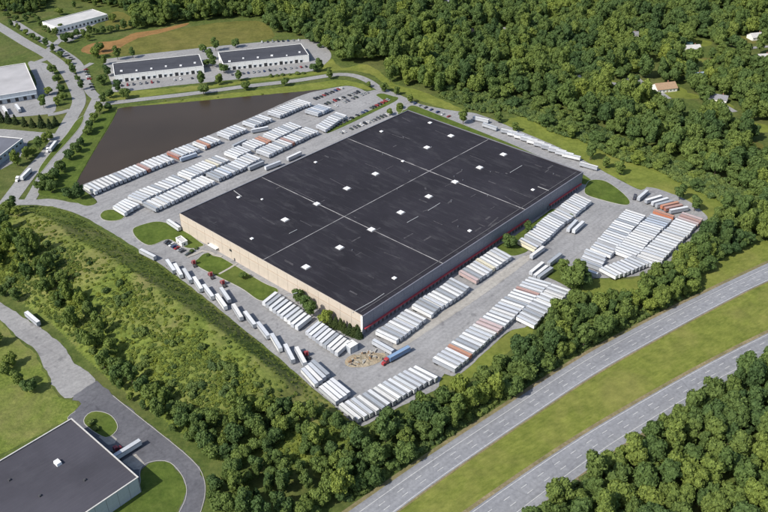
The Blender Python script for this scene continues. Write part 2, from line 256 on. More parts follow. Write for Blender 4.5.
                     (-204.8, 624.4), (-163.2, 671.5), (-125.1, 717.4), (-83.0, 770.8), (-62.2, 786.5), (-38.5, 797.2), (-26.2, 791.8), (-17.0, 782.5), (-10.0, 786.5),
                     (0.0, 783.8), (13.9, 773.4), (34.8, 750.7), (67.5, 733.7), (88.6, 726.6), (123.0, 688.4), (152.9, 653.2), (173.8, 620.7), (187.2, 599.2),
                     (202.7, 577.1), (211.9, 582.1), (232.0, 564.2), (241.6, 540.9), (238.8, 527.6), (218.0, 494.5), (194.8, 472.7), (179.2, 460.5), (164.5, 455.8),
                     (147.5, 454.6), (134.2, 454.6), (126.2, 465.3), (120.9, 473.9), (113.5, 466.6), (107.9, 457.0), (114.2, 451.1), (123.8, 438.6), (119.5, 429.7),
                     (104.3, 423.3), (88.6, 402.7), (78.2, 398.7), (69.9, 390.0), (56.2, 373.3), (42.1, 356.6), (34.8, 358.3), (31.6, 352.4), (29.5, 345.8), (8.7, 331.4),
                     (-11.1, 317.1), (-19.2, 322.3), (-27.2, 332.2), (-41.4, 348.2), (-60.7, 371.5), (-88.6, 402.7), (-119.4, 436.3), (-153.4, 471.5), (-185.1, 501.1),
                     (-208.9, 521.9), (-233.3, 540.9), (-259.6, 551.6), (-279.3, 553.1), (-289.5, 551.6)]},
 'SINGLES': [(-0.6, 379.4, -0.72), (-164.9, 630.3, 0.71), (-111.7, 685.9, 0.43), (-125.7, 656.4, 0.91), (-105.8, 614.5, 0.82), (-92.0, 614.9, 0.75), (-75.9, 632.2, 0.85),
             (137.4, 517.8, 0.98), (141.5, 516.0, 0.92), (106.4, 482.0, 0.84), (102.9, 462.0, 0.87), (104.9, 457.8, 0.85), (107.5, 456.0, 0.81), (116.8, 473.1, 0.85),
             (-163.3, 479.5, -0.65), (-144.2, 464.5, -1.03), (-138.1, 459.4, -1.08), (-130.7, 453.4, -1.07), (-121.9, 443.6, -1.07), (-113.5, 434.9, -1.02),
             (-103.4, 424.2, -1.04), (-102.0, 431.3, -1.06), (-91.5, 413.3, -1.09), (-82.7, 405.8, -1.03), (-73.2, 395.0, -1.03), (-64.1, 383.4, -1.12),
             (-55.3, 373.2, -1.17), (-48.4, 370.6, -1.16), (208.6, 533.9, -0.68), (200.8, 563.7, 0.88), (207.5, 557.5, 0.48), (211.5, 553.9, 0.47), (213.8, 550.2, 0.42),
             (217.3, 548.2, 0.39), (219.0, 544.4, 0.36), (222.1, 541.1, 0.33), (89.4, 708.1, -0.52), (96.0, 692.4, -0.72), (169.3, 614.0, -0.61), (-217.0, 406.7, -0.75),
             (-276.3, 523.0, -0.95), (-130.2, 297.5, 0.82), (-153.7, 519.0, -0.8), (-286.5, 651.7, -1.57), (-290.8, 599.3, -1.67), (-358.0, 730.1, -1.0),
             (-347.7, 734.9, -0.99), (8.8, 373.2, 0.7)],
 'TOE': [(-299.3, 553.1), (-281.8, 551.6), (-254.2, 551.6), (-239.5, 543.9), (-216.0, 523.3), (-186.4, 497.8), (-152.8, 469.0), (-127.0, 441.9), (-88.3, 400.7),
         (-46.3, 353.2), (-32.4, 336.9)],
 'TOE_SW': [(-309.1, 482.8), (-281.4, 466.6), (-252.8, 445.3), (-232.6, 426.5), (-209.6, 407.7), (-190.9, 390.0), (-173.9, 369.7), (-157.9, 354.1), (-146.7, 344.1),
            (-124.7, 326.0), (-102.1, 307.0), (-82.8, 287.9), (-73.7, 267.8), (-67.4, 244.8)],
 'TRACTORS': [(-129.7, 470.4, 2.05), (-115.6, 456.0, 2.13), (-106.0, 446.6, 2.13), (-45.3, 373.8, 2.03), (1.4, 367.5, -2.4), (-136.3, 298.6, 0.8), (-289.1, 646.2, -1.56),
              (-295.2, 592.9, -1.67), (194.9, 563.0, -2.03)],
 'VIEW': [(-507.7, 1101.1), (507.7, 1101.1), (180.9, 260.7), (-180.9, 260.7)],
 'WHITE_TOP': ([(-385.7, 963.9), (-340.8, 1015.6), (-365.3, 1036.9), (-410.2, 985.2)], 7),
 'WOODS': {'belt': [(-16.7, 309.8), (-8.3, 309.1), (8.5, 320.0), (28.9, 334.5), (37.3, 336.9), (49.0, 345.0), (61.3, 355.8), (77.8, 373.3), (89.9, 387.1), (101.0, 403.7),
                    (112.4, 419.1), (121.4, 426.5), (129.7, 423.3), (141.3, 421.2), (154.6, 428.7), (171.2, 443.1), (188.9, 459.3), (214.2, 486.6), (235.1, 516.2),
                    (255.2, 536.4), (273.1, 542.4), (284.8, 527.6), (324.3, 513.4), (316.9, 497.1), (275.0, 502.5), (249.2, 486.6), (216.6, 461.7), (204.5, 451.1),
                    (205.2, 440.8), (174.6, 420.1), (129.4, 387.1), (95.1, 360.9), (63.3, 334.5), (34.3, 309.1), (8.0, 286.6), (-9.1, 270.2), (-18.3, 258.9),
                    (-24.9, 250.4)],
           'hill': [(-281.4, 466.6), (-286.0, 494.5), (-267.8, 502.5), (-250.1, 489.2), (-228.1, 461.7), (-205.1, 436.3), (-185.1, 412.8), (-163.2, 383.4),
                    (-139.0, 353.2), (-117.1, 330.6), (-93.3, 318.5), (-72.4, 329.1), (-53.2, 326.0), (-34.2, 323.0), (-20.4, 312.7), (-16.7, 309.8), (-20.5, 256.0),
                    (-24.7, 247.6), (-72.8, 247.6), (-82.3, 267.8), (-83.1, 284.0), (-90.4, 296.6), (-106.0, 308.4), (-126.8, 326.0), (-149.2, 345.0), (-161.9, 358.3),
                    (-179.8, 383.4), (-200.7, 410.8), (-224.8, 440.8), (-259.1, 461.7)],
           'main': [(-527.8, 1227.4), (-445.2, 1119.8), (-399.1, 1092.0), (-362.5, 1074.1), (-334.6, 1056.6), (-310.8, 1023.2), (-298.9, 976.2), (-270.4, 987.6),
                    (-238.8, 1011.1), (-208.7, 1015.1), (-179.6, 1027.3), (-151.2, 1019.1), (-127.9, 965.0), (-98.5, 954.0), (-60.0, 892.2), (-41.8, 854.5),
                    (-20.7, 873.0), (-3.2, 854.5), (10.3, 813.7), (34.3, 791.8), (55.2, 768.2), (71.8, 753.1), (81.9, 736.1), (94.1, 724.3), (112.4, 736.1),
                    (132.6, 717.4), (155.3, 682.0), (173.5, 669.5), (199.5, 630.0), (223.7, 613.4), (233.4, 595.7), (250.4, 570.6), (264.2, 551.6), (279.1, 548.5),
                    (288.2, 536.4), (326.5, 502.5), (465.3, 760.6), (703.8, 1255.6), (24.6, 1315.6)],
           'south': [(54.4, 239.4), (75.9, 260.7), (93.0, 276.4), (119.5, 295.2), (144.8, 313.4), (171.3, 330.6), (199.9, 349.9), (225.3, 368.8), (289.4, 408.7),
                     (274.9, 321.5), (193.8, 234.2)],
           'west_row': [(-519.5, 1065.3), (-518.7, 1129.4), (-482.0, 1179.2), (-444.7, 1110.4), (-435.7, 1060.9), (-446.0, 1039.7), (-476.3, 1039.7)]}}

RNG = random.Random(11)

# ------------------------------------------------------------------ materials
def new_mat(name):
    m = bpy.data.materials.new(name)
    m.use_nodes = True
    nt = m.node_tree
    return m, nt, nt.nodes['Principled BSDF']

def ramp(nt, fac, stops):
    r = nt.nodes.new('ShaderNodeValToRGB')
    e = r.color_ramp.elements
    while len(e) < len(stops):
        e.new(0.5)
    for el, (p, c) in zip(e, stops):
        el.position = p
        el.color = (*c, 1)
    nt.links.new(fac, r.inputs[0])
    return r.outputs[0]

def noise_tex(nt, scale, detail=4, rough=0.55, coord='Object', stretch=None, dist=0.0):
    tc = nt.nodes.new('ShaderNodeTexCoord')
    out = tc.outputs[coord]
    if stretch:
        mp = nt.nodes.new('ShaderNodeMapping')
        if len(stretch) > 3:                # stretch along a heading
            mp.vector_type = 'TEXTURE'
            mp.inputs['Scale'].default_value = tuple(1 / q for q in stretch[:3])
            mp.inputs['Rotation'].default_value = (0, 0, stretch[3])
        else:
            mp.inputs['Scale'].default_value = stretch[:3]
        nt.links.new(out, mp.inputs[0])
        out = mp.outputs[0]
    n = nt.nodes.new('ShaderNodeTexNoise')
    n.inputs['Scale'].default_value = scale
    n.inputs['Detail'].default_value = detail
    n.inputs['Roughness'].default_value = rough
    n.inputs['Distortion'].default_value = dist
    nt.links.new(out, n.inputs['Vector'])
    return n.outputs['Fac']

def mix(nt, a, b, fac, mode='MIX'):
    n = nt.nodes.new('ShaderNodeMix')
    n.data_type = 'RGBA'
    n.blend_type = mode
    for k, v in ((0, fac), (6, a), (7, b)):
        if isinstance(v, (int, float)):
            n.inputs[k].default_value = v
        elif isinstance(v, tuple):
            n.inputs[k].default_value = (*v, 1)
        else:
            nt.links.new(v, n.inputs[k])
    return n.outputs[2]

def bump(nt, bsdf, fac, strength, dist):
    b = nt.nodes.new('ShaderNodeBump')
    b.inputs['Strength'].default_value = strength
    b.inputs['Distance'].default_value = dist
    nt.links.new(fac, b.inputs['Height'])
    nt.links.new(b.outputs[0], bsdf.inputs['Normal'])

def plain(name, c, rough=0.6, metal=0.0, var=0.12, scale=0.6):
    m, nt, b = new_mat(name)
    f = noise_tex(nt, scale, 4)
    lo = tuple(x * (1 - var) for x in c)
    hi = tuple(min(1, x * (1 + var)) for x in c)
    nt.links.new(ramp(nt, f, [(0.3, lo), (0.7, hi)]), b.inputs['Base Color'])
    b.inputs['Roughness'].default_value = rough
    b.inputs['Metallic'].default_value = metal
    return m

def grass(name, dark, mid, light, dry, s=1.0, drya=0.5, stretch=None):
    m, nt, b = new_mat(name)
    big = noise_tex(nt, 0.018 * s, 5, 0.6, dist=0.6)
    fine = noise_tex(nt, 0.35 * s, 6, 0.7, stretch=stretch)
    c = ramp(nt, fine, [(0.28, dark), (0.5, mid), (0.72, light)])
    patch = ramp(nt, big, [(0.45, (0, 0, 0)), (0.72, (1, 1, 1))])
    c2 = mix(nt, c, dry, mix(nt, (0, 0, 0), patch, drya))
    med = noise_tex(nt, 0.09 * s, 4, 0.6)
    c3 = mix(nt, c2, ramp(nt, med, [(0.3, (0.72, 0.74, 0.72)), (0.7, (1.15, 1.12, 1.1))]), 1.0, 'MULTIPLY')
    nt.links.new(c3, b.inputs['Base Color'])
    b.inputs['Roughness'].default_value = 0.9
    b.inputs['Specular IOR Level'].default_value = 0.1
    bump(nt, b, fine, 0.8, 0.5)
    return m

def paved(name, lo, hi, stain=0.6, coord='Object', stretch=None, bands=None):
    m, nt, b = new_mat(name)
    f1 = noise_tex(nt, 0.03, 6, 0.6)
    c = ramp(nt, f1, [(0.3, lo), (0.7, hi)])
    f2 = noise_tex(nt, 0.5, 5, 0.65)
    c = mix(nt, c, ramp(nt, f2, [(0.35, (0.85, 0.85, 0.86)), (0.65, (1.1, 1.1, 1.1))]), 1.0, 'MULTIPLY')
    f3 = noise_tex(nt, 0.14, 3, 0.5, dist=1.0)
    k = 1 - stain
    c = mix(nt, c, ramp(nt, f3, [(0.60, (1, 1, 1)), (0.74, (k, k, k * 1.02))]), 1.0, 'MULTIPLY')
    f5 = noise_tex(nt, 0.75, 2, 0.4)
    c = mix(nt, c, ramp(nt, f5, [(0.70, (1, 1, 1)), (0.78, (1 - stain * 1.3,) * 3)]), 1.0, 'MULTIPLY')
    f6 = noise_tex(nt, 0.35, 3, 0.6, stretch=(0.06, 1.0, 1, 0.83))
    c = mix(nt, c, ramp(nt, f6, [(0.35, (1 - stain * .35,) * 3), (0.6, (1.04, 1.04, 1.04))]), 1.0, 'MULTIPLY')
    # sealed cracks between the poured bays
    tc = nt.nodes.new('ShaderNodeTexCoord')
    v = nt.nodes.new('ShaderNodeTexVoronoi')
    v.feature = 'DISTANCE_TO_EDGE'
    v.inputs['Scale'].default_value = 0.04
    nt.links.new(tc.outputs['Object'], v.inputs['Vector'])
    c = mix(nt, c, ramp(nt, v.outputs['Distance'], [(0.004, (0.9, 0.9, 0.9)), (0.012, (1, 1, 1))]), 1.0, 'MULTIPLY')
    if bands:
        f4 = noise_tex(nt, 1.0, 3, 0.5, coord='UV', stretch=(0.004, bands, 1))
        c = mix(nt, c, ramp(nt, f4, [(0.3, (0.84, 0.845, 0.86)), (0.7, (1.1, 1.1, 1.1))]), 1.0, 'MULTIPLY')
    nt.links.new(c, b.inputs['Base Color'])
    b.inputs['Roughness'].default_value = 0.85
    b.inputs['Specular IOR Level'].default_value = 0.25
    bump(nt, b, f2, 0.3, 0.05)
    return m

def foliage(name, dark, mid, light, hue=0.5):
    m, nt, b = new_mat(name)
    f = noise_tex(nt, 1.1, 4, 0.75)
    c = ramp(nt, f, [(0.25, dark), (0.52, mid), (0.78, light)])
    oi = nt.nodes.new('ShaderNodeObjectInfo')
    r = ramp(nt, oi.outputs['Random'], [(0.0, (0.55, 0.66, 0.74)), (0.28, (0.82, 0.9, 0.9)), (0.6, (1.05, 1.03, 0.9)), (0.86, (1.2, 1.16, 0.95)), (1.0, (1.42, 1.28, 0.95))])
    c = mix(nt, c, r, hue, 'MULTIPLY')
    # stands of one species: tone drifts from place to place
    pn = nt.nodes.new('ShaderNodeTexNoise')
    pn.inputs['Scale'].default_value = 0.017
    pn.inputs['Detail'].default_value = 3
    nt.links.new(oi.outputs['Location'], pn.inputs['Vector'])
    c = mix(nt, c, ramp(nt, pn.outputs['Fac'], [(0.32, (0.76, 0.82, 0.9)), (0.5, (1.0, 1.0, 1.0)), (0.68, (1.25, 1.17, 0.95))]), 1.0, 'MULTIPLY')
    nt.links.new(c, b.inputs['Base Color'])
    b.inputs['Roughness'].default_value = 0.75
    b.inputs['Specular IOR Level'].default_value = 0.15
    t = nt.nodes.new('ShaderNodeBsdfTranslucent')
    nt.links.new(mix(nt, c, (1.25, 1.35, 0.6), 1.0, 'MULTIPLY'), t.inputs[0])
    ms = nt.nodes.new('ShaderNodeMixShader')
    ms.inputs[0].default_value = 0.22
    nt.links.new(b.outputs[0], ms.inputs[1])
    nt.links.new(t.outputs[0], ms.inputs[2])
    nt.links.new(ms.outputs[0], nt.nodes['Material Output'].inputs[0])
    return m

def painted(name, rough=0.45, dirt=0.25):
    """paint in the object's own colour, with road grime"""
    m, nt, b = new_mat(name)
    oi = nt.nodes.new('ShaderNodeObjectInfo')
    f = noise_tex(nt, 0.9, 5, 0.65, stretch=(0.35, 1.6, 1))
    g = 1 - dirt
    c = mix(nt, oi.outputs['Color'], ramp(nt, f, [(0.35, (g, g, g * 0.99)), (0.6, (1, 1, 1))]), 1.0, 'MULTIPLY')
    nt.links.new(c, b.inputs['Base Color'])
    b.inputs['Roughness'].default_value = rough
    return m

M = {}
HWY = 0.62        # heading of the highway
M['ground'] = grass('rough_grass', (0.045, 0.072, 0.02), (0.085, 0.118, 0.03), (0.14, 0.16, 0.048), (0.17, 0.15, 0.065), 1.0, 0.45)
M['lawn'] = grass('mown_lawn', (0.108, 0.14, 0.028), (0.158, 0.19, 0.039), (0.2, 0.23, 0.054), (0.24, 0.22, 0.07), 0.8, 0.6)
M['islandlawn'] = grass('island_lawn', (0.055, 0.09, 0.018), (0.085, 0.125, 0.024), (0.115, 0.155, 0.035), (0.15, 0.15, 0.05), 1.0, 0.35)
M['median'] = grass('median_grass', (0.115, 0.145, 0.03), (0.168, 0.195, 0.041), (0.22, 0.24, 0.06), (0.25, 0.225, 0.08), 1.3, 0.55, (0.45, 1.2, 1, HWY))
M['hillgrass'] = grass('hill_grass', (0.075, 0.11, 0.022), (0.14, 0.182, 0.038), (0.215, 0.25, 0.06), (0.23, 0.2, 0.09), 1.6, 0.65)
M['olive'] = grass('olive_field', (0.1, 0.105, 0.028), (0.135, 0.135, 0.036), (0.175, 0.165, 0.05), (0.2, 0.17, 0.06), 0.8, 0.5)
M['brown'] = grass('brown_field', (0.22, 0.125, 0.05), (0.27, 0.155, 0.062), (0.31, 0.185, 0.08), (0.31, 0.18, 0.085), 0.8, 0.4)
M['verge'] = grass('verge_soil', (0.17, 0.14, 0.075), (0.24, 0.2, 0.12), (0.31, 0.27, 0.17), (0.16, 0.16, 0.06), 1.5, 0.9)
M['yard'] = paved('yard_asphalt', (0.25, 0.248, 0.25), (0.325, 0.322, 0.322), 0.3)
M['road'] = paved('road_asphalt', (0.25, 0.247, 0.245), (0.31, 0.307, 0.302), 0.2)
M['olddrive'] = paved('old_drive_asphalt', (0.255, 0.25, 0.25), (0.315, 0.31, 0.305), 0.3)
M['newdrive'] = paved('fresh_asphalt', (0.105, 0.105, 0.118), (0.16, 0.16, 0.175), 0.25)
M['highway'] = paved('highway_asphalt', (0.23, 0.235, 0.25), (0.275, 0.28, 0.295), 0.12, bands=0.45)
M['concrete'] = paved('apron_concrete', (0.33, 0.31, 0.28), (0.42, 0.4, 0.365), 0.3)
M['kerb'] = plain('kerb_concrete', (0.4, 0.385, 0.35), 0.8)
M['marking'] = plain('road_paint', (0.58, 0.58, 0.57), 0.7, var=0.25, scale=.8)
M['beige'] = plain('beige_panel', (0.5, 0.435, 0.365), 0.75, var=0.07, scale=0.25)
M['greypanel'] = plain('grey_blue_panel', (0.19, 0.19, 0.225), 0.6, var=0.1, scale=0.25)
M['joint'] = plain('panel_joint', (0.1, 0.1, 0.1), 0.8)
M['coping'] = plain('coping_metal', (0.55, 0.53, 0.5), 0.5)
M['red'] = plain('red_canopy', (0.4, 0.05, 0.065), 0.5)
M['white'] = plain('white_wall', (0.82, 0.81, 0.78), 0.6, var=0.05)
M['whiteroof'] = plain('pale_roof', (0.5, 0.49, 0.48), 0.7, var=0.1, scale=0.12)
M['greywall'] = plain('pale_grey_wall', (0.43, 0.46, 0.5), 0.6, var=0.06)
M['bluewall'] = plain('pale_blue_wall', (0.4, 0.46, 0.52), 0.55, var=0.06)
M['dark'] = plain('dark_opening', (0.03, 0.032, 0.036), 0.35)
M['glass'] = plain('window_glass', (0.035, 0.045, 0.055), 0.08)
M['rubber'] = plain('rubber', (0.025, 0.025, 0.025), 0.85)
M['steel'] = plain('chassis_steel', (0.06, 0.06, 0.065), 0.55)
M['chrome'] = plain('bright_metal', (0.6, 0.6, 0.62), 0.3, 0.8)
M['bark'] = plain('bark', (0.09, 0.07, 0.05), 0.9, scale=3)
M['dirt'] = grass('bare_dirt', (0.27, 0.22, 0.16), (0.36, 0.31, 0.23), (0.45, 0.4, 0.32), (0.33, 0.23, 0.14), 3, 0.5)
M['timber'] = plain('timber', (0.3, 0.17, 0.08), 0.8, var=0.3, scale=2)
M['paint'] = painted('trailer_paint', .45, .14)
M['rail'] = plain('dull_aluminium_rail', (.2, .21, .23), .5, .3)
M['carpaint'] = painted('car_paint', 0.25, 0.08)
M['leaf'] = foliage('broad_leaves', (0.045, 0.07, 0.028), (0.124, 0.176, 0.053), (0.235, 0.298, 0.095), 0.95)
M['needle'] = foliage('conifer_needles', (0.022, 0.04, 0.017), (0.045, 0.068, 0.027), (0.07, 0.095, 0.036), 0.5)
M['scrub'] = foliage('scrub_leaves', (0.07, 0.11, 0.04), (0.13, 0.18, 0.062), (0.2, 0.25, 0.09), 0.7)
M['scrubdark'] = foliage('bramble_leaves', (0.075, 0.108, 0.026), (0.145, 0.188, 0.046), (0.22, 0.255, 0.07), 0.9)

def roof_mat(name, c, ang, pitch, line=0.05, blot=0.5):
    """dark membrane: rolled strips with paler seams, scuffs and dust"""
    m, nt, b = new_mat(name)
    f = noise_tex(nt, 0.02, 6, 0.65)
    lo = tuple(x * 0.75 for x in c)
    hi = tuple(x * 1.3 for x in c)
    cc = ramp(nt, f, [(0.3, lo), (0.7, hi)])
    f2 = noise_tex(nt, 0.16, 5, 0.7, stretch=(0.3, 1.0, 1, ang), dist=0.3)
    sc = tuple(min(1, x + 0.05 * blot) for x in c)
    cc = mix(nt, cc, sc, ramp(nt, f2, [(0.52, (0, 0, 0)), (0.78, (1, 1, 1))]))
    tc = nt.nodes.new('ShaderNodeTexCoord')
    mp = nt.nodes.new('ShaderNodeMapping')
    mp.inputs['Rotation'].default_value = (0, 0, -ang)
    nt.links.new(tc.outputs['Object'], mp.inputs[0])
    sx = nt.nodes.new('ShaderNodeSeparateXYZ')
    nt.links.new(mp.outputs[0], sx.inputs[0])
    d = nt.nodes.new('ShaderNodeMath'); d.operation = 'DIVIDE'; d.inputs[1].default_value = pitch
    nt.links.new(sx.outputs[1], d.inputs[0])
    fr = nt.nodes.new('ShaderNodeMath'); fr.operation = 'FRACT'
    nt.links.new(d.outputs[0], fr.inputs[0])
    seam = ramp(nt, fr.outputs[0], [(0.0, (1, 1, 1)), (0.05, (0, 0, 0)), (0.95, (0, 0, 0)), (1.0, (1, 1, 1))])
    wob = ramp(nt, noise_tex(nt, 0.05, 4, 0.7), [(0.42, (0, 0, 0)), (0.68, (1, 1, 1))])
    seam = mix(nt, seam, wob, 1.0, 'MULTIPLY')
    cc = mix(nt, cc, tuple(min(1, x + line) for x in c), seam)
    nt.links.new(cc, b.inputs['Base Color'])
    b.inputs['Roughness'].default_value = 0.8
    b.inputs['Specular IOR Level'].default_value = 0.2
    bump(nt, b, f2, 0.2, 0.1)
    return m

# water
m, nt, b = new_mat('pond_water')
nt.links.new(ramp(nt, noise_tex(nt, 0.012, 4, 0.5), [(0.3, (0.046, 0.034, 0.023)), (0.7, (0.06, 0.044, 0.03))]), b.inputs['Base Color'])
b.inputs['Roughness'].default_value = 0.22
b.inputs['IOR'].default_value = 1.33
b.inputs['Specular IOR Level'].default_value = 0.3
bump(nt, b, noise_tex(nt, 0.6, 3, 0.5), 0.15, 0.05)
M['water'] = m

# ------------------------------------------------------------------ helpers
class MB:
    """collects boxes, prisms and tubes for one mesh"""
    def __init__(self):
        self.v, self.f, self.mi = [], [], []
    def add(self, vs, fs, mi=0):
        o = len(self.v)
        self.v += [tuple(x) for x in vs]
        self.f += [tuple(i + o for i in q) for q in fs]
        self.mi += [mi] * len(fs)
    def box(self, x0, x1, y0, y1, z0, z1, mi=0, top=None):
        tx, ty = top if top else (0, 0)
        vs = [(x0, y0, z0), (x1, y0, z0), (x1, y1, z0), (x0, y1, z0), (x0 + tx, y0 + ty, z1), (x1 - tx, y0 + ty, z1), (x1 - tx, y1 - ty, z1), (x0 + tx, y1 - ty, z1)]
        self.add(vs, [(3, 2, 1, 0), (4, 5, 6, 7), (0, 1, 5, 4), (1, 2, 6, 5), (2, 3, 7, 6), (3, 0, 4, 7)], mi)
    def obox(self, p, q, w, z0, z1, mi=0, off=0.0):
        """box along p->q, w wide to the right side plus offset"""
        p, q = np.array(p, float), np.array(q, float)
        d = (q - p) / np.linalg.norm(q - p)
        n = np.array([d[1], -d[0]])
        a, b, c, e = p + n * off, q + n * off, q + n * (off + w), p + n * (off + w)
        vs = [(*t, z0) for t in (a, e, c, b)] + [(*t, z1) for t in (a, e, c, b)]
        self.add(vs, [(3, 2, 1, 0), (4, 5, 6, 7), (0, 1, 5, 4), (1, 2, 6, 5), (2, 3, 7, 6), (3, 0, 4, 7)], mi)
    def prism_y(self, prof, y0, y1, mi=0):
        n = len(prof)
        vs = [(x, y0, z) for x, z in prof] + [(x, y1, z) for x, z in prof]
        fs = [tuple(range(n)), tuple(range(2 * n - 1, n - 1, -1))]
        fs += [(i, i + n, (i + 1) % n + n, (i + 1) % n) for i in range(n)]
        self.add(vs, fs, mi)
    def cyl_y(self, cx, cz, r, y0, y1, n=10, mi=0):
        self.prism_y([(cx + r * math.cos(2 * math.pi * i / n), cz + r * math.sin(2 * math.pi * i / n)) for i in range(n)], y0, y1, mi)
    def cone(self, p, q, r0, r1, n=7, mi=0):
        p, q = Vector(p), Vector(q)
        z = (q - p).normalized()
        x = z.orthogonal().normalized()
        y = z.cross(x)
        vs = []
        for c, r in ((p, r0), (q, r1)):
            for i in range(n):
                a = 2 * math.pi * i / n
                vs.append(c + x * r * math.cos(a) + y * r * math.sin(a))
        self.add(vs, [(i, (i + 1) % n, (i + 1) % n + n, i + n) for i in range(n)] + [tuple(range(n, 2 * n))], mi)
    def mesh(self, name, *mats):
        me = bpy.data.meshes.new(name)
        me.from_pydata(self.v, [], self.f)
        for k in mats:
            me.materials.append(M[k] if isinstance(k, str) else k)
        if len(mats) > 1:
            me.polygons.foreach_set('material_index', self.mi)
        me.update()
        return me

def link(name, me, parent=None, loc=None, rz=None):
    o = bpy.data.objects.new(name, me)
    col.objects.link(o)
    if parent:
        o.parent = parent
    if loc is not None:
        o.location = loc
    if rz is not None:
        o.rotation_euler = (0, 0, rz)
    return o

def thing(name, label, cat, loc=(0, 0, 0), rz=0.0, group=None, me=None):
    o = link(name, me, None, loc, rz)
    o['label'] = label
    o['category'] = cat
    if group:
        o['group'] = group
    return o

def structure(o, label=None):
    o['kind'] = 'structure'
    if label:
        o['label'] = label
    return o

_ones = ['', 'first', 'second', 'third', 'fourth', 'fifth', 'sixth', 'seventh', 'eighth', 'ninth', 'tenth', 'eleventh', 'twelfth', 'thirteenth', 'fourteenth', 'fifteenth', 'sixteenth', 'seventeenth', 'eighteenth', 'nineteenth']
_tens = {2: ('twentieth', 'twenty'), 3: ('thirtieth', 'thirty'), 4: ('fortieth', 'forty'), 5: ('fiftieth', 'fifty'), 6: ('sixtieth', 'sixty')}
def ordinal(n):
    if n < 20:
        return _ones[n]
    t, o = divmod(n, 10)
    return _tens[t][0] if o == 0 else _tens[t][1] + '-' + _ones[o]

def smooth_closed(pts, sub=5):
    P = np.array(pts, float)
    n = len(P)
    out = []
    for i in range(n):
        p0, p1, p2, p3 = P[i - 1], P[i], P[(i + 1) % n], P[(i + 2) % n]
        for k in range(sub):
            t = k / sub
            out.append(0.5 * ((2 * p1) + (-p0 + p2) * t + (2 * p0 - 5 * p1 + 4 * p2 - p3) * t * t + (-p0 + 3 * p1 - 3 * p2 + p3) * t ** 3))
    return np.array(out)

def smooth_open(pts, sub=6):
    P = np.array(pts, float)
    P = np.vstack([2 * P[0] - P[1], P, 2 * P[-1] - P[-2]])
    out = []
    for i in range(1, len(P) - 2):
        p0, p1, p2, p3 = P[i - 1], P[i], P[i + 1], P[i + 2]
        for k in range(sub):
            t = k / sub
            out.append(0.5 * ((2 * p1) + (-p0 + p2) * t + (2 * p0 - 5 * p1 + 4 * p2 - p3) * t * t + (-p0 + 3 * p1 - 3 * p2 + p3) * t ** 3))
    out.append(P[-2])
    return np.array(out)

def normals2(line, closed=False):
    L = np.array(line)
    if closed:
        t = np.roll(L, -1, 0) - np.roll(L, 1, 0)
    else:
        t = np.gradient(L, axis=0)
    t = t / np.maximum(np.linalg.norm(t, axis=1), 1e-6)[:, None]
    return np.stack([t[:, 1], -t[:, 0]], 1)

def resample(line, step, closed=False):
    L = np.array(line)
    if closed:
        L = np.vstack([L, L[:1]])
    d = np.r_[0, np.cumsum(np.linalg.norm(np.diff(L, axis=0), axis=1))]
    n = max(2, int(d[-1] / step))
    s = np.linspace(0, d[-1], n + (0 if closed else 1), endpoint=not closed)
    return np.stack([np.interp(s, d, L[:, 0]), np.interp(s, d, L[:, 1])], 1), s

def sheet(name, pts, z, mat, ragged=0.35, smooth=True, step=4.0):
    L = smooth_closed(pts, 4) if smooth else np.array(pts)
    L, _ = resample(L, step, True)
    if ragged:
        L = L + np.array([[noise.noise((x * .21, y * .21, z * 9)), noise.noise((x * .21 + 40, y * .21, z * 9))] for x, y in L]) * ragged * 2
    me = bpy.data.meshes.new(name)
    me.from_pydata([(x, y, z) for x, y in L], [], [tuple(range(len(L)))])
    me.materials.append(M[mat])
    me.update()
    if me.polygons[0].normal.z < 0:
        me.flip_normals()
    return structure(link(name, me)), L

def strip(name, A, B, z, mat, parent=None):
    """ribbon between two lines, with UVs in metres"""
    A, B = np.array(A), np.array(B)
    n = len(A)
    vs = [(x, y, z) for x, y in A] + [(x, y, z) for x, y in B]
    fs = [(i, i + n, i + n + 1, i + 1) for i in range(n - 1)]
    me = bpy.data.meshes.new(name)
    me.from_pydata(vs, [], fs)
    uv = me.uv_layers.new()
    s = np.r_[0, np.cumsum(np.linalg.norm(np.diff(A, axis=0), axis=1))]
    w = float(np.mean(np.linalg.norm(A - B, axis=1)))
    for lp in me.loops:
        i = lp.vertex_index
        uv.data[lp.index].uv = (s[i % n], 0 if i < n else w)
    me.materials.append(M[mat])
    me.update()
    if me.polygons[0].normal.z < 0:
        me.flip_normals()
    return link(name, me, parent)

def inside(poly, p):
    x, y = p
    c = False
    j = len(poly) - 1
    for i in range(len(poly)):
        xi, yi = poly[i]
        xj, yj = poly[j]
        if (yi > y) != (yj > y) and x < (xj - xi) * (y - yi) / (yj - yi) + xi:
            c = not c
        j = i
    return c

def inside_np(poly, X, Y):
    c = np.zeros(X.shape, bool)
    j = len(poly) - 1
    for i in range(len(poly)):
        xi, yi = poly[i]
        xj, yj = poly[j]
        if yi != yj:
            c ^= ((yi > Y) != (yj > Y)) & (X < (xj - xi) * (Y - yi) / (yj - yi) + xi)
        j = i
    return c

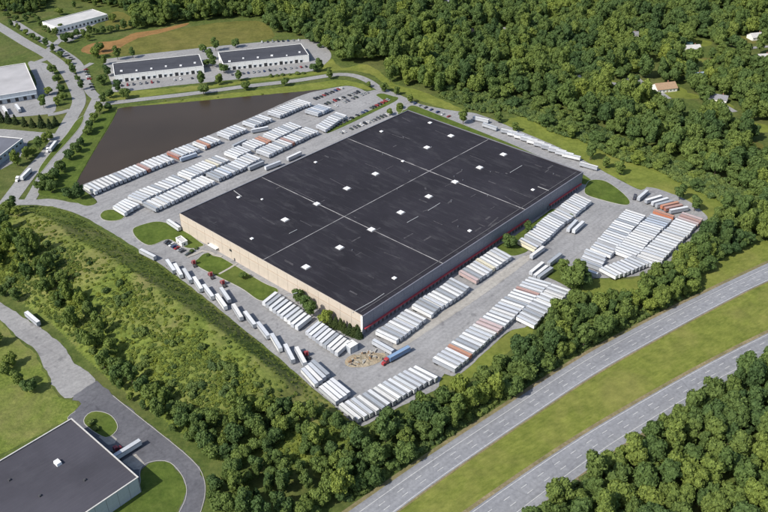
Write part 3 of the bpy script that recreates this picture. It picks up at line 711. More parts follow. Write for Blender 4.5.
# ------------------------------------------------------------------ terrain
_R = np.array(DATA['RIDGE'])
_T = np.array(DATA['TOE'])
_T2 = np.array(DATA['TOE_SW'])
def _near(P, X, Y):
    """distance to polyline, interpolated third value, side"""
    best = np.full(X.shape, 1e9)
    val = np.zeros(X.shape)
    side = np.zeros(X.shape)
    for a, b in zip(P[:-1], P[1:]):
        d = b[:2] - a[:2]
        t = np.clip(((X - a[0]) * d[0] + (Y - a[1]) * d[1]) / (d @ d), 0, 1)
        dx, dy = X - a[0] - t * d[0], Y - a[1] - t * d[1]
        r = np.hypot(dx, dy)
        k = r < best
        best = np.where(k, r, best)
        if len(a) > 2:
            val = np.where(k, a[2] + t * (b[2] - a[2]), val)
        side = np.where(k, d[0] * dy - d[1] * dx, side)
    return best, val, side

def hill(X, Y):
    X, Y = np.asarray(X, float), np.asarray(Y, float)
    dr, h, sr = _near(_R, X, Y)
    dt, _, st = _near(_T, X, Y)
    out = st > 0                                  # yard side of the toe line
    t_ne = dt / np.maximum(dt + dr, 1e-6)         # 0 at the toe, 1 on the ridge
    z_ne = h * np.clip(t_ne * 1.06, 0, 1)
    u = np.clip(1 - dr / 72.0, 0, 1)
    z_sw = h * (u * u * (3 - 2 * u) * 0.55 + u * 0.45)
    d2, _, s2 = _near(_T2, X, Y)
    k2 = np.clip(np.where(s2 > 0, d2, 0) / 34.0, 0, 1)
    z_sw = z_sw * (k2 * (2 - k2))
    z = np.where(sr > 0, np.where(out, 0, z_ne), z_sw)
    z = np.where(out, 0, z)
    return np.where((dr > 75) | (h <= 0) | (s2 <= 0), 0, z)

def hz(x, y):
    return float(hill(np.array([x]), np.array([y]))[0])

gx = np.r_[-6000, -3000, -1500, -800, np.arange(-420, 30, 1.6), 120, 300, 700, 1500, 3000, 6000]
gy = np.r_[-3000, -800, 0, 180, np.arange(270, 600, 1.6), 700, 900, 1300, 2000, 3500, 8000]
GX, GY = np.meshgrid(gx, gy)
GZ = hill(GX, GY)
nx, ny = len(gx), len(gy)
rough = np.array([noise.noise((x * .11, y * .11, 3)) + .8 * noise.noise((x * .33, y * .33, 3)) if z > .3 else 0 for x, y, z in zip(GX.ravel(), GY.ravel(), GZ.ravel())]).reshape(GX.shape)
GZ = np.where(GZ > 0.3, GZ + rough * np.minimum(GZ, 2.2) * 0.3, GZ)
vs = np.stack([GX.ravel(), GY.ravel(), GZ.ravel()], 1)
fs = [(j * nx + i, j * nx + i + 1, (j + 1) * nx + i + 1, (j + 1) * nx + i) for j in range(ny - 1) for i in range(nx - 1)]
me = bpy.data.meshes.new('ground')
me.from_pydata(vs.tolist(), [], fs)
me.materials.append(M['ground'])
me.materials.append(M['hillgrass'])
fz = np.array([max(GZ.ravel()[list(f)]) for f in fs])
me.polygons.foreach_set('material_index', (fz > 0.3).astype(np.int32))
me.polygons.foreach_set('use_smooth', np.ones(len(fs), bool))
me.update()
structure(link('ground', me), 'grassy ground with a long embankment beside the trailer yard')

# ------------------------------------------------------------------ sheets on the ground
SH = DATA['SHEETS']
spec = [('field_brown', 'field', 'brown', .030), ('field_olive', 'field', 'olive', .045), ('meadow_top', 'field', 'olive', .05), ('lawn_far', 'lawn', 'lawn', .06), ('lawn_strip', 'lawn', 'lawn', .04),
        ('lawn_front', 'lawn', 'lawn', .055), ('verge_lawn', 'lawn', 'median', .05), ('lawn_nook', 'lawn', 'lawn', .05), ('lawn_nook_tree', 'lawn', 'islandlawn', .22),
        ('lawn_se', 'lawn', 'lawn', .05), ('lawn_drive', 'lawn', 'islandlawn', .05), ('field_west', 'field', 'hillgrass', .05), ('pond', 'pond', 'water', .09), ('lot_flex', 'parking_lot', 'road', .10), ('lot_gray', 'parking_lot', 'yard', .10), ('lot_blue', 'parking_lot', 'yard', .11),
        ('lot_top', 'parking_lot', 'yard', .10), ('lot_corner', 'parking_lot', 'road', .10), ('drive_old', 'driveway', 'olddrive', .11), ('drive_new', 'driveway', 'newdrive', .13), ('yard', 'yard', 'yard', .15)]
LINES = {}
for key, nm, mat, z in spec:
    o, L = sheet(nm, SH[key], z, mat, 0.3 if mat in ('yard', 'road', 'water') else 0.8)
    LINES[key] = L
sheet('lawn', SH['median'], .04, 'median', 0.3, False)
zi = 0.17
for key, (pts, w) in DATA['ROADS'].items():
    L, _ = resample(smooth_open(pts), 6)
    n = normals2(L)
    if key.startswith('path'):
        structure(strip('path', L - n * w / 2, L + n * w / 2, .44 + zi * .1, 'concrete'))
    else:
        structure(strip('road', L - n * w / 2, L + n * w / 2, zi, 'road'))
    zi += 0.012
o, _ = sheet('apron', DATA['APRON'], .19, 'concrete', .2)
for pd in DATA['PADS']:
    sheet('apron', pd, .16, 'concrete', .1, False)
for ki, (key, pts) in enumerate(DATA['ISLANDS'].items()):
    zt = .33 + ki * .006
    L, _ = resample(smooth_closed(pts, 5), 2.5, True)
    area = 0.5 * np.sum(L[:, 0] * np.roll(L[:, 1], -1) - np.roll(L[:, 0], -1) * L[:, 1])
    if area < 0:
        L = L[::-1]
    n = normals2(L, True)
    mb = MB()
    k = len(L)
    inner = L - n * 0.35
    mb.add([(x, y, zt) for x, y in inner], [tuple(range(k))])
    isl = structure(link('lawn', mb.mesh('lawn', 'islandlawn')))
    if key in ('bank', 'laneside', 'wallbush', 'behind'):
        sd = MB()
        sd.add([(x, y, zt) for x, y in inner] + [(x, y, .1) for x, y in L], [(i, (i + 1) % k, (i + 1) % k + k, i + k) for i in range(k)])
        link('grass_edge', sd.mesh('grass_edge', 'islandlawn'), isl)
        continue
    kb = MB()
    kb.add([(x, y, .1) for x, y in L] + [(x, y, zt + .02) for x, y in L] + [(x, y, zt + .02) for x, y in inner] + [(x, y, .2) for x, y in inner],
           [(i + a * k, (i + 1) % k + a * k, (i + 1) % k + (a + 1) * k, i + (a + 1) * k) for i in range(k) for a in range(3)])
    link('kerb', kb.mesh('kerb', 'kerb'), isl)

# concrete kerb round the fresh driveway
JOINT = (np.array(SH['drive_new'][0]) + np.array(SH['drive_new'][-3])) / 2
L, _ = resample(smooth_closed(SH['drive_new'], 4), 3, True)
n = normals2(L, True)
kb = MB()
for i in range(len(L) - 1):
    if np.linalg.norm((L[i] + L[i + 1]) / 2 - JOINT) > 15:
        kb.obox(L[i], L[i + 1], .3, .08, .24)
structure(link('kerb', kb.mesh('kerb', 'kerb')))

# highway
for ci, (A, B) in enumerate(DATA['HIGHWAY']):
    A, _ = resample(smooth_open(A, 5), 5)
    N = len(A)
    Bs = smooth_open(B, 5)
    d = np.r_[0, np.cumsum(np.linalg.norm(np.diff(Bs, axis=0), axis=1))]
    # pair the far edge to the near one by closest approach, then smooth
    Bp = []
    Bd, _ = resample(Bs, 0.5)
    for p in A:
        Bp.append(Bd[np.argmin(np.linalg.norm(Bd - p, axis=1))])
    B = np.array(Bp)
    w = np.linalg.norm(A - B, axis=1)
    ker = np.ones(41) / 41
    ws = np.convolve(np.pad(w, 20, mode='edge'), ker, 'valid')
    A = np.stack([np.convolve(np.pad(A[:, k], 6, mode='reflect', reflect_type='odd'), np.ones(13) / 13, 'valid') for k in (0, 1)], 1)
    nn = normals2(A)
    if np.mean(np.sum((B - A) * nn, 1)) < 0:
        nn = -nn
    B = A + nn * ws[:, None]
    hw = structure(strip('highway', A, B, .16, 'highway'), 'divided highway carriageway running diagonally across the foreground')
    structure(strip('verge', A - nn * 2.2, A + nn * .3, .10, 'verge'))
    structure(strip('verge', B - nn * .3, B + nn * (1.0 if ci == 0 else 2.6), .105, 'verge'))
    fr = [.24, .465, .69, .94] if ci == 0 else [.06, .30, .525, .76]
    for q, t in enumerate(fr):
        c = A + (B - A) * t
        if q in (0, 3):
            strip('lane_marking', c - nn * .12, c + nn * .12, .20, 'marking', hw)
        else:
            cf, s = resample(c, 1.0)
            nf = normals2(cf)
            mk = MB()
            i = 0
            while i + 4 < len(cf):
                a, b2 = cf[i], cf[i + 4]
                na, nb = nf[i] * .12, nf[i + 4] * .12
                mk.add([(*(a - na), .20), (*(b2 - nb), .20), (*(b2 + nb), .20), (*(a + na), .20)], [(0, 1, 2, 3)])
                i += 12
            link('lane_marking', mk.mesh('lane_marking', 'marking'), hw)

# ------------------------------------------------------------------ buildings
def rect_frame(q):
    q = [np.array(p, float) for p in q]
    area = sum(q[i][0] * q[(i + 1) % 4][1] - q[(i + 1) % 4][0] * q[i][1] for i in range(4))
    if area < 0:
        q = q[::-1]
    return q                                       # counter-clockwise: outside is on the right of p -> q

def shell(name, label, quad, h, wallmats, roofmat, pw=9.0, coping='coping', cat='building', panel='panel', band=None):
    """walls made of separate panels, coping, roof deck; returns root and the counter-clockwise corners"""
    q = rect_frame(quad)
    c = sum(q) / 4
    root = thing(name, label, cat, (c[0], c[1], 0))
    loc = [p - c for p in q]
    for i in range(4):
        p, r = loc[i], loc[(i + 1) % 4]
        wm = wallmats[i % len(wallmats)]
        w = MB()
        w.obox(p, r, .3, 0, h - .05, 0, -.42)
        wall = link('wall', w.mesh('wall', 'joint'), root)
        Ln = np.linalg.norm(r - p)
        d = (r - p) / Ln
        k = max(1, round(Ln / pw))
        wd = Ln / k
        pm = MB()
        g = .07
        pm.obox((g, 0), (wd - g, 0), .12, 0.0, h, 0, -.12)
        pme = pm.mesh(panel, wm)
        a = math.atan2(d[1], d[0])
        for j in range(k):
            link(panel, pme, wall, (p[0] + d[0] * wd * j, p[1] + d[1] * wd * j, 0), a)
        cp = MB()
        cpm = coping[i % len(coping)] if isinstance(coping, list) else coping
        cp.obox(p - d * .12, r + d * .12, .62, h - .02 + i * .003, h + .28 + i * .003, 0, -.5)
        link('coping', cp.mesh('coping', cpm), root)
    rf = MB()
    inn = [p * (1 - .46 / max(np.linalg.norm(p), 1)) for p in loc]
    rf.add([(*p, h - .35) for p in inn], [(0, 1, 2, 3)])
    roof = link('roof', rf.mesh('roof', roofmat), root)
    return root, loc, roof

def on_wall(mb, p, r, s0, s1, z0, z1, out=.06, depth=.2, mi=0):
    d = (r - p) / np.linalg.norm(r - p)
    mb.obox(p + d * s0, p + d * s1, depth, z0, z1, mi, out - depth)

# the distribution warehouse ------------------------------------------------
WO = np.array((-147.6, 515.9))
TH = math.radians(-42.18)
U = np.array((math.cos(TH), math.sin(TH)))
V = np.array((-math.sin(TH), math.cos(TH)))
LU, LV, HW = 182.0, 252.4, 14.0
wq = [WO, WO + U * LU, WO + U * LU + V * LV, WO + V * LV]          # W S E N
M['mainroof'] = roof_mat('warehouse_membrane', (0.024, 0.0222, 0.0285), TH, 6.3, 0.03, 0.65)
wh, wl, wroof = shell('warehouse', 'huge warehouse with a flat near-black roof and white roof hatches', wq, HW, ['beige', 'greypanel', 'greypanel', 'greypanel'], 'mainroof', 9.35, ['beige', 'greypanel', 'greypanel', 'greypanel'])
wc = sum(wq) / 4
def wloc(p):
    return np.array(p[:2]) - wc
# string course on the sunny wall, pilaster at the corner
sc = MB(); on_wall(sc, wl[0], wl[1], 0.2, LU - .2, 9.0, 9.22, .1, .2)
link('string_course', sc.mesh('string_course', plain('string_course', (0.36, 0.26, 0.19), .7)), wh)
sc = MB(); on_wall(sc, wl[0], wl[1], LU - 1.6, LU, 0.0, HW - .1, .2, .3)
link('corner_pilaster', sc.mesh('corner_pilaster', 'white'), wh)
sc = MB(); on_wall(sc, wl[1], wl[2], 0.3, LV - .3, 9.1, 9.3, .1, .2)
link('string_course', sc.mesh('string_course', plain('grey_course', (0.24, 0.24, 0.26), .7)), wh)
# parapet gutter along the dock side
gt = MB(); gt.obox(wl[1] + V * 3 - U * 4.6, wl[2] - V * 3 - U * 4.6, .5, HW - .3, HW - .05)
link('gutter', gt.mesh('gutter', plain('gutter_grey', (0.11, 0.105, 0.11), .7)), wh)
# dock canopies, doors
for s0, s1 in ((1.0, 176.0), (205.0, 250.5)):
    cn = MB(); on_wall(cn, wl[1], wl[2], s0, s1, 4.2, 4.95, 1.2, 1.2)
    link('canopy', cn.mesh('canopy', 'red'), wh)['label'] = 'red canopy band above the loading docks'
dm = MB(); dm.obox((0, 0), (2.7, 0), .1, 1.2, 3.6, 0, -.02); dme = dm.mesh('dock_door', 'greypanel')
fm = MB()
for x in (-.35, 2.7):
    fm.obox((x, 0), (x + .35, 0), .45, 1.2, 3.8)
fm.obox((0, 0), (2.7, 0), .45, 3.6, 3.8)
fme = fm.mesh('dock_seal', plain('dock_seal_grey', (.09, .09, .1), .8))
av = math.atan2(V[1], V[0])
s = 3.0
while s < 248:
    if not 176 < s < 203:
        p = wl[1] + V * s
        d = link('dock_door', dme, wh, (p[0] + U[0] * .12, p[1] + U[1] * .12, 0), av)
        link('dock_seal', fme, d)
    s += 3.78
# north-west docks
s = 20.0
while s < 150:
    p = wl[3] - V * s
    d = link('dock_door', dme, wh, (p[0] - U[0] * .12, p[1] - U[1] * .12, 0), av + math.pi)
    s += 6.2
# entrance and openings on the sunny wall
for s0, s1, z0, z1 in ((36, 38.2, 0, 2.6), (39.5, 41.7, 0, 2.6), (31, 34.5, 1.0, 2.6), (60, 61.3, 0, 2.3), (120, 121.3, 0, 2.3)):
    e = MB(); on_wall(e, wl[0], wl[1], s0, s1, z0, z1, .1, .25)
    link('entrance_door' if z0 == 0 else 'window', e.mesh('opening', 'glass'), wh)
e = MB(); on_wall(e, wl[0], wl[1], 34.5, 43.5, 3.0, 3.5, 2.6, 2.6)
link('entrance_canopy', e.mesh('entrance_canopy', 'white'), wh)
e = MB(); on_wall(e, wl[0], wl[1], 56, 58.4, 6.4, 8.2, .12, .2)
link('wall_emblem', e.mesh('wall_emblem', 'dark'), wh)  # small dark wall sign, unreadable, so a blank dark panel stands in for it
# roof joints, hatches, pipes, patches
zr = HW - .35
for a, b_ in DATA['ROOFLINES']:
    a, b_ = wloc(a), wloc(b_)
    d = (b_ - a) / np.linalg.norm(b_ - a)
    ax = V if abs(d @ V) > .9 else U
    mid = (a + b_) / 2
    half = (LV if ax is V else LU) / 2 - .8
    t0 = -(mid @ ax)
    ct = mid - ax * (mid @ ax)
    j = MB()
    zz = .10 if ax is V else .14
    n_ = 28
    for i in range(n_):
        q0, q1 = -half + 2 * half * i / n_, -half + 2 * half * (i + 1) / n_
        j.obox(ct + ax * q0, ct + ax * (q1 - .1), .5, zr - .02, zr + zz, 0, -.25)
    link('roof_joint', j.mesh('roof_joint', plain('pale_joint', (0.29, 0.28, 0.28), .7, var=.6, scale=.12)), wh)
M['hatch'] = plain('white_hatch', (0.8, 0.8, 0.8), .5, var=.03)
for x, y, s in DATA['HATCHES']:
    p = wloc((x, y))
    k = 2.05 * s ** .9
    hb = MB()
    hb.box(-k * .92, k * .92, -k * .92, k * .92, -.02, .5)
    hb.box(-k, k, -k, k, .5, .68, 0, (.25, .25))
    ho = link('roof_hatch', hb.mesh('roof_hatch', 'hatch'), wh, (p[0], p[1], zr), TH)
    if s > .8:
        fl = MB(); fl.box(-k - .55, k + .55, -k - .55, k + .55, -.01, .05)
        link('flashing', fl.mesh('flashing', plain('flashing', (0.2, 0.2, 0.21), .7)), ho)
for a, b_ in DATA['PIPES']:
    a, b_ = wloc(a), wloc(b_)
    pb = MB(); pb.obox(a, b_, .35, zr + .05, zr + .35)
    link('roof_pipe', pb.mesh('roof_pipe', plain('pipe_grey', (0.42, 0.42, 0.42), .6)), wh)
M['patch'] = plain('roof_patch', (0.06, 0.057, 0.063), .85, var=.5, scale=.5)
for i, (a, b_, w) in enumerate(DATA['PATCHES']):
    a, b_ = wloc(a), wloc(b_)
    pb = MB(); pb.obox(a, b_, w, zr - .01, zr + .03 + .002 * i, 0, -w / 2)
    link('roof_patch', pb.mesh('roof_patch', 'patch'), wh)
r2 = random.Random(5)
for i in range(34):
    a = wl[0] + U * r2.uniform(8, LU - 12) + V * r2.uniform(8, LV - 8)
    ax = U if r2.random() < .75 else V
    pb = MB(); w = r2.uniform(.3, 1.3)
    pb.obox(a, a + ax * r2.uniform(1.2, 9), w, zr - .01, zr + .085 + .002 * i)
    link('roof_patch', pb.mesh('roof_patch', 'patch'), wh)
for i in range(16):
    a = wl[0] + U * r2.uniform(8, LU - 12) + V * r2.uniform(8, LV - 8)
    pb = MB(); pb.cone((a[0], a[1], zr - .05), (a[0], a[1], zr + .9), .28, .28, 8)
    link('vent_pipe', pb.mesh('vent_pipe', 'chrome'), wh)

# two multi-tenant units by the pond ----------------------------------------
M['slate'] = roof_mat('flex_membrane', (0.06, 0.062, 0.074), 0.1, 7.0, .05, .5)
for fi, ((quad, h), lab) in enumerate(zip(DATA['FLEX'], ('long low white unit block with dark roof, its end nearest the road junction', 'long low white unit block with dark roof, nearest the turning loop'))):
    root, lq, rf = shell('unit_block', lab, quad, h, ['white'], 'slate', 8.0, 'white', 'building')
    root['group'] = 'unit blocks beyond the pond'
    # front is the edge with the lowest mean y
    k = min(range(4), key=lambda i: (lq[i][1] + lq[(i + 1) % 4][1]) if np.linalg.norm(lq[i] - lq[(i + 1) % 4]) > 40 else 1e9)
    p, r = lq[k], lq[(k + 1) % 4]
    Ln = np.linalg.norm(r - p)
    s = 4.0
    i = 0
    while s + 5 < Ln:
        if i % 3 == 1:
            e = MB(); on_wall(e, p, r, s, s + 3.4, 0, 3.8, .08, .2)
            link('loading_door', e.mesh('loading_door', 'dark'), root)
        else:
            e = MB(); on_wall(e, p, r, s, s + 2.6, .4, 3.0, .08, .2)
            wdo = link('window', e.mesh('window', 'glass'), root)
            e = MB(); on_wall(e, p, r, s - .2, s + 2.8, 3.05, 3.3, .5, .5)
            link('sill', e.mesh('sill', 'bluewall'), wdo)
        s += 5.6
        i += 1
    rr = random.Random(fi)
    ax = (r - p) / Ln
    for j in range(6):
        c_ = p + ax * Ln * (j + .5) / 6 + np.array((-ax[1], ax[0])) * rr.uniform(5, 13)
        e = MB(); sz = rr.uniform(.8, 1.5)
        e.box(-sz, sz, -sz * .8, sz * .8, 0, 1.1, 0, (.1, .1))
        link('roof_unit', e.mesh('roof_unit', 'hatch'), root, (c_[0], c_[1], h - .36), .1)

# white building at the top of the boulevard
quad, h = DATA['WHITE_TOP']
root, lq, rf = shell('office_building', 'white low building with pale grey roof above the boulevard', quad, h, ['white'], 'whiteroof', 7.0, 'white')
for k in (0, 1, 2, 3):
    p, r = lq[k], lq[(k + 1) % 4]
    Ln = np.linalg.norm(r - p)
    s = 3.0
    while s + 3 < Ln:
        e = MB(); on_wall(e, p, r, s, s + 2.4, 1.0, 3.6, .08, .2)
        link('window', e.mesh('window', 'glass'), root)
        s += 5.2
# grey building
quad, h = DATA['GRAY_WEST']
root, lq, rf = shell('depot', 'large grey roofed depot with loading docks beside the boulevard', quad, h, ['greywall'], plain('grey_membrane', (0.38, 0.37, 0.375), .75, var=.14, scale=.05), 8.0, 'white')
k = min(range(4), key=lambda i: lq[i][1] + lq[(i + 1) % 4][1])
p, r = lq[k], lq[(k + 1) % 4]
Ln = np.linalg.norm(r - p)
for i in range(8):
    e = MB(); on_wall(e, p, r, Ln - 6 - i * 7.5, Ln - 3 - i * 7.5, .6, 4.2, .08, .2)
    link('loading_door', e.mesh('loading_door', 'dark'), root)
e = MB(); on_wall(e, p, r, 1, Ln - 1, 4.8, 5.4, 1.4, 1.4)
link('canopy', e.mesh('canopy', 'bluewall'), root)
# pale blue building
quad, h = DATA['BLUE_WEST']
root, lq, rf = shell('workshop', 'pale blue building with dark roof at the picture edge below the depot', quad, h, ['bluewall'], plain('blue_grey_membrane', (0.13, 0.135, 0.16), .75, var=.2, scale=.06), 7.0, 'white')
for k in range(4):
    p, r = lq[k], lq[(k + 1) % 4]
    Ln = np.linalg.norm(r - p)
    s = 3.0
    while s + 4 < Ln:
        e = MB(); on_wall(e, p, r, s, s + 2.6, 3.6, 5.2, .08, .2)
        link('window', e.mesh('window', 'glass'), root)
        s += 6.0
# dark-roofed building in the near corner
quad, h = DATA['DARK_SOUTH']
q = [np.array(p) for p in quad]
ang_s = math.atan2(*(q[1] - q[0])[::-1])
M['southroof'] = roof_mat('ribbed_membrane', (0.064, 0.062, 0.075), ang_s + math.pi / 2, 2.2, .03, .25)
root, lq, rf = shell('warehouse_annex', 'dark ribbed roof building in the near corner beside the curving driveway', quad, h, ['greywall'], 'southroof', 6.0, 'coping')
sp = np.array(lq)
cen = sp.mean(0)
for t, (a_, b_, hh) in enumerate(((.62, .35, 1.2), (.3, .3, .5), (.42, .62, .5), (.75, .7, .5), (.18, .66, .4))):
    c_ = sp[0] * (1 - a_) * (1 - b_) + sp[1] * a_ * (1 - b_) + sp[2] * a_ * b_ + sp[3] * (1 - a_) * b_
    e = MB(); e.box(-1.5 * hh, 1.5 * hh, -1.1 * hh, 1.1 * hh, 0, 1.1 * hh + .3, 0, (.15, .15))
    link('roof_unit', e.mesh('roof_unit', 'hatch' if t == 0 else 'steel'), root, (c_[0], c_[1], h - .36), ang_s)
# shed by the yard corner and the gatehouse
quad, h = DATA['SHED']
root, lq, rf = shell('shed', 'small flat white shed at the end of the trailers by the warehouse corner', quad, h, ['greywall'], 'white', 2.4, 'white', 'shed')
quad, h = DATA['GUARD']
root, lq, rf = shell('gatehouse', 'small white gatehouse on the lawn by the warehouse west corner', quad, h, ['white'], 'whiteroof', 2.4, 'white', 'gatehouse')
for k in range(4):
    p, r = lq[k], lq[(k + 1) % 4]
    Ln = np.linalg.norm(r - p)
    e = MB(); on_wall(e, p, r, Ln * .3, Ln * .3 + 1.4, 1.0, 2.3, .06, .2)
    link('window', e.mesh('window', 'glass'), root)

# houses in the wood ---------------------------------------------------------
ROOFC = {'white': (.5, .49, .47), 'tan': (.36, .24, .15), 'grey': (.22, .22, .24), 'blue': (.26, .33, .42), 'brown': (.16, .11, .09), 'green': (.16, .3, .28)}
for k_, c_ in ROOFC.items():
    M['roof_' + k_] = plain('shingles_' + k_, c_, .85, var=.15, scale=.8)
HTXT = ['house with white walls and brown clearing, topmost in the wood clearing', 'large tan roofed house at the end of the woodland lane', 'grey roofed house just above the woodland lane', 'pale blue roofed house behind the tan roofed house', 'grey roofed house on the small lane right of the tan house', 'white house at the right edge near the top of the wood', 'white house at the right edge below the other white house', 'small white house among trees left of the woodland lane', 'brown roofed house on the deep wood track', 'brown roofed cabin deep in the middle of the wood', 'small grey cabin in the upper right wood', 'tiny white cabin in the upper wood', 'grey roofed house at the top edge above the far lawn', 'white house at the top edge of the photo', 'small white house at the foot of the small lane', 'green roofed outbuilding next to the white walled house']
for (x, y, a, kind, s), lab in zip(DATA['HOUSES'], HTXT):
    root = thing('house', lab, 'house', (x, y, 0), math.radians(a), 'houses in the wood')
    lx, ly, hw = 8.5 * s, 5.2 * s, 3.6
    w = MB(); w.box(-lx, lx, -ly, ly, 0, hw)
    w.add([(-lx, -ly, hw), (-lx, ly, hw), (-lx, 0, hw + ly * .62)], [(0, 2, 1)])
    w.add([(lx, -ly, hw), (lx, ly, hw), (lx, 0, hw + ly * .62)], [(0, 1, 2)])
    link('wall', w.mesh('wall', 'white'), root)
    rf = MB()
    for sg in (-1, 1):
        e0, e1 = sg * (ly + .5), 0.0
        z0, z1 = hw - .25, hw + ly * .62 + .05
        rf.add([(-lx - .5, e0, z0), (lx + .5, e0, z0), (lx + .5, e1, z1), (-lx - .5, e1, z1), (-lx - .5, e0, z0 + .22), (lx + .5, e0, z0 + .22), (lx + .5, e1, z1 + .22), (-lx - .5, e1, z1 + .22)],
               [(0, 1, 2, 3), (4, 5, 6, 7), (0, 1, 5, 4), (1, 2, 6, 5), (2, 3, 7, 6), (3, 0, 4, 7)])
    ro = link('roof', rf.mesh('roof', 'roof_' + kind), root)
    ch = MB(); ch.box(lx * .4, lx * .4 + .9, ly * .25, ly * .25 + .9, hw + 1, hw + ly * .62 + 1.0)
    link('chimney', ch.mesh('chimney', plain('brick', (.3, .15, .1))), ro)
    for sg in (-1, 1):
        for xx in (-.7, -.35, .35, .7):
            e = MB(); e.box(xx * lx - .55, xx * lx + .55, sg * ly - .06, sg * ly + .06, 1.1, 2.4)
            link('window', e.mesh('window', 'glass'), root)
    e = MB(); e.box(-.5, .5, -ly - .07, -ly + .07, 0, 2.1)
    link('door', e.mesh('door', 'timber'), root)
for (x, y, r) in DATA['CLEARINGS']:
    pts = [(x + math.cos(t) * r * RNG.uniform(.7, 1.15), y + math.sin(t) * r * RNG.uniform(.7, 1.25)) for t in np.linspace(0, 2 * math.pi, 9)[:-1]]
    sheet('lawn', pts, .02 + RNG.random() * .015, RNG.choice(['lawn', 'lawn', 'olive']), .5)

# ------------------------------------------------------------------ vehicles
def trailer_meshes(Ln):
    h = Ln / 2
    bx = MB()
    bx.box(-h, h, -1.29, 1.29, 1.15, 3.98)
    for sg in (-1, 1):                      # top and bottom rails, side posts
        bx.box(-h - .01, h + .01, sg * 1.25 - .08, sg * 1.25 + .08, 3.72, 4.06, 1)
        bx.box(-h - .01, h + .01, sg * 1.30 - .03, sg * 1.30 + .03, 1.05, 1.28, 1)
        for i in range(1, 10):
            x = -h + Ln * i / 10
            bx.box(x - .03, x + .03, sg * 1.29 - .025, sg * 1.29 + .025, 1.28, 3.86)
    rf = MB(); n = 8
    for i in range(n):
        rf.box(-h + .05 + (Ln - .1) * i / n, -h + .05 + (Ln - .1) * (i + 1) / n - .03, -1.16, 1.16, 3.96, 4.035)
    dr = MB()
    for sg in (0, 1):
        dr.box(-h - .05, -h + .02, -1.22 + sg * 1.24, -.02 + sg * 1.24, 1.22, 3.84)
        dr.box(-h - .09, -h - .05, -.35 + sg * .7 - .03, -.35 + sg * .7 + .03, 1.25, 3.8)
    bg = MB()
    bg.box(-h + .6, -h + 4.2, -.55, .55, .75, 1.12)
    for x in (-h + 1.5, -h + 2.9):
        for sg in (-1, 1):
            bg.cyl_y(x, .52, .52, sg * 1.22 - (.55 if sg > 0 else 0), sg * 1.22 + (.55 if sg < 0 else 0), 10)
        bg.cyl_y(x, .52, .1, -1.1, 1.1, 6)
    lg = MB()
    for sg in (-1, 1):
        lg.box(h - 3.0, h - 2.8, sg * .95 - .09, sg * .95 + .09, .12, 1.15)
        lg.box(h - 3.12, h - 2.68, sg * .95 - .16, sg * .95 + .16, 0, .12)
    lg.box(h - 2.95, h - 2.85, -.95, .95, .55, .65)
    return (('cargo_box', bx.mesh('cargo_box', 'paint', 'rail')), ('roof', rf.mesh('trailer_roof', 'paint')), ('rear_door', dr.mesh('rear_door', 'paint')),
            ('wheel_bogie', bg.mesh('wheel_bogie', 'rubber')), ('landing_gear', lg.mesh('landing_gear', 'steel')))
TM = {'L': trailer_meshes(15.6), 'S': trailer_meshes(13.2)}
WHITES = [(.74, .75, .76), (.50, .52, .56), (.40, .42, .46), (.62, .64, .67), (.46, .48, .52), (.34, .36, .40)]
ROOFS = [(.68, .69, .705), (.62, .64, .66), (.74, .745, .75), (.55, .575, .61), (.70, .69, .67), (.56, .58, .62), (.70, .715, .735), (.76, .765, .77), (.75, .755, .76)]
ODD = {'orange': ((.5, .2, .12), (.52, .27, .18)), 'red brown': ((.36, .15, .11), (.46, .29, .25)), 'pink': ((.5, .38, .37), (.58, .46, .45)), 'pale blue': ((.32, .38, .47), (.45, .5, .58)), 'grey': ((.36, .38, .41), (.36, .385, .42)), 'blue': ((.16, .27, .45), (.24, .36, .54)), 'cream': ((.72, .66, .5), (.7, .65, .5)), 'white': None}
ODDROW = {'pond': {21: 'red brown', 13: 'red brown', 29: 'orange', 44: 'grey'}, 'double_upper': {38: 'orange', 39: 'orange', 12: 'grey', 22: 'cream'}, 'double_lower': {40: 'red brown', 20: 'pale blue'}, 'lot_small': {1: 'pale blue', 3: 'pale blue', 4: 'pale blue'},
          'dock_long': {1: 'grey', 22: 'pink', 23: 'grey', 10: 'grey', 27: 'cream'}, 'south_east': {4: 'orange', 12: 'pink', 13: 'pink', 25: 'red brown', 6: 'grey'}, 'block_middle': {15: 'pale blue', 16: 'pale blue', 17: 'grey'},
          'block_east': {20: 'pink', 19: 'red brown', 18: 'pink'}, 'wall_west': {}, 'dock_short': {0: 'cream'}, 'hedge': {4: 'grey'}}
ROWTXT = {'pond': 'from the junction in the pond edge row',
          'double_upper': 'from the junction in the double row, pond side',
          'double_lower': 'from the junction in the double row, warehouse side',
          'double_end': 'from the front in the cluster by the oval island',
          'lot_small': 'from the yard side in the short stack by the car park',
          'lot_lane': 'from the yard side in the stack beside the car lane',
          'dock_long': 'from the near corner at the long red canopied dock',
          'dock_short': 'from the wall bushes at the far dock',
          'south_east': 'from the near end in the long row facing the dock',
          'south_east_rear': 'from the near end of the short row under dark trees',
          'hedge': 'from the hill end in the row along the hedge',
          'hill_four': 'from the hill in the upper group below the dirt',
          'hill_three': 'from the hill in the lower group below the dirt',
          'wall_west': 'from the lawn in the slanted row by the sunny wall',
          'wall_east': 'from the tree gap in the slanted row at the shed',
          'block_west': 'from the near end, yard side column, big block',
          'block_middle': 'from the near end, middle column, big block',
          'block_east': 'from the near end, tree side column, big block',
          'block_low': 'from the yard in the lowest row of the big block',
          'block_corner': 'from the lawn in the stack at the block corner',
          'far_road': 'from the cars in the staggered line behind the warehouse'}
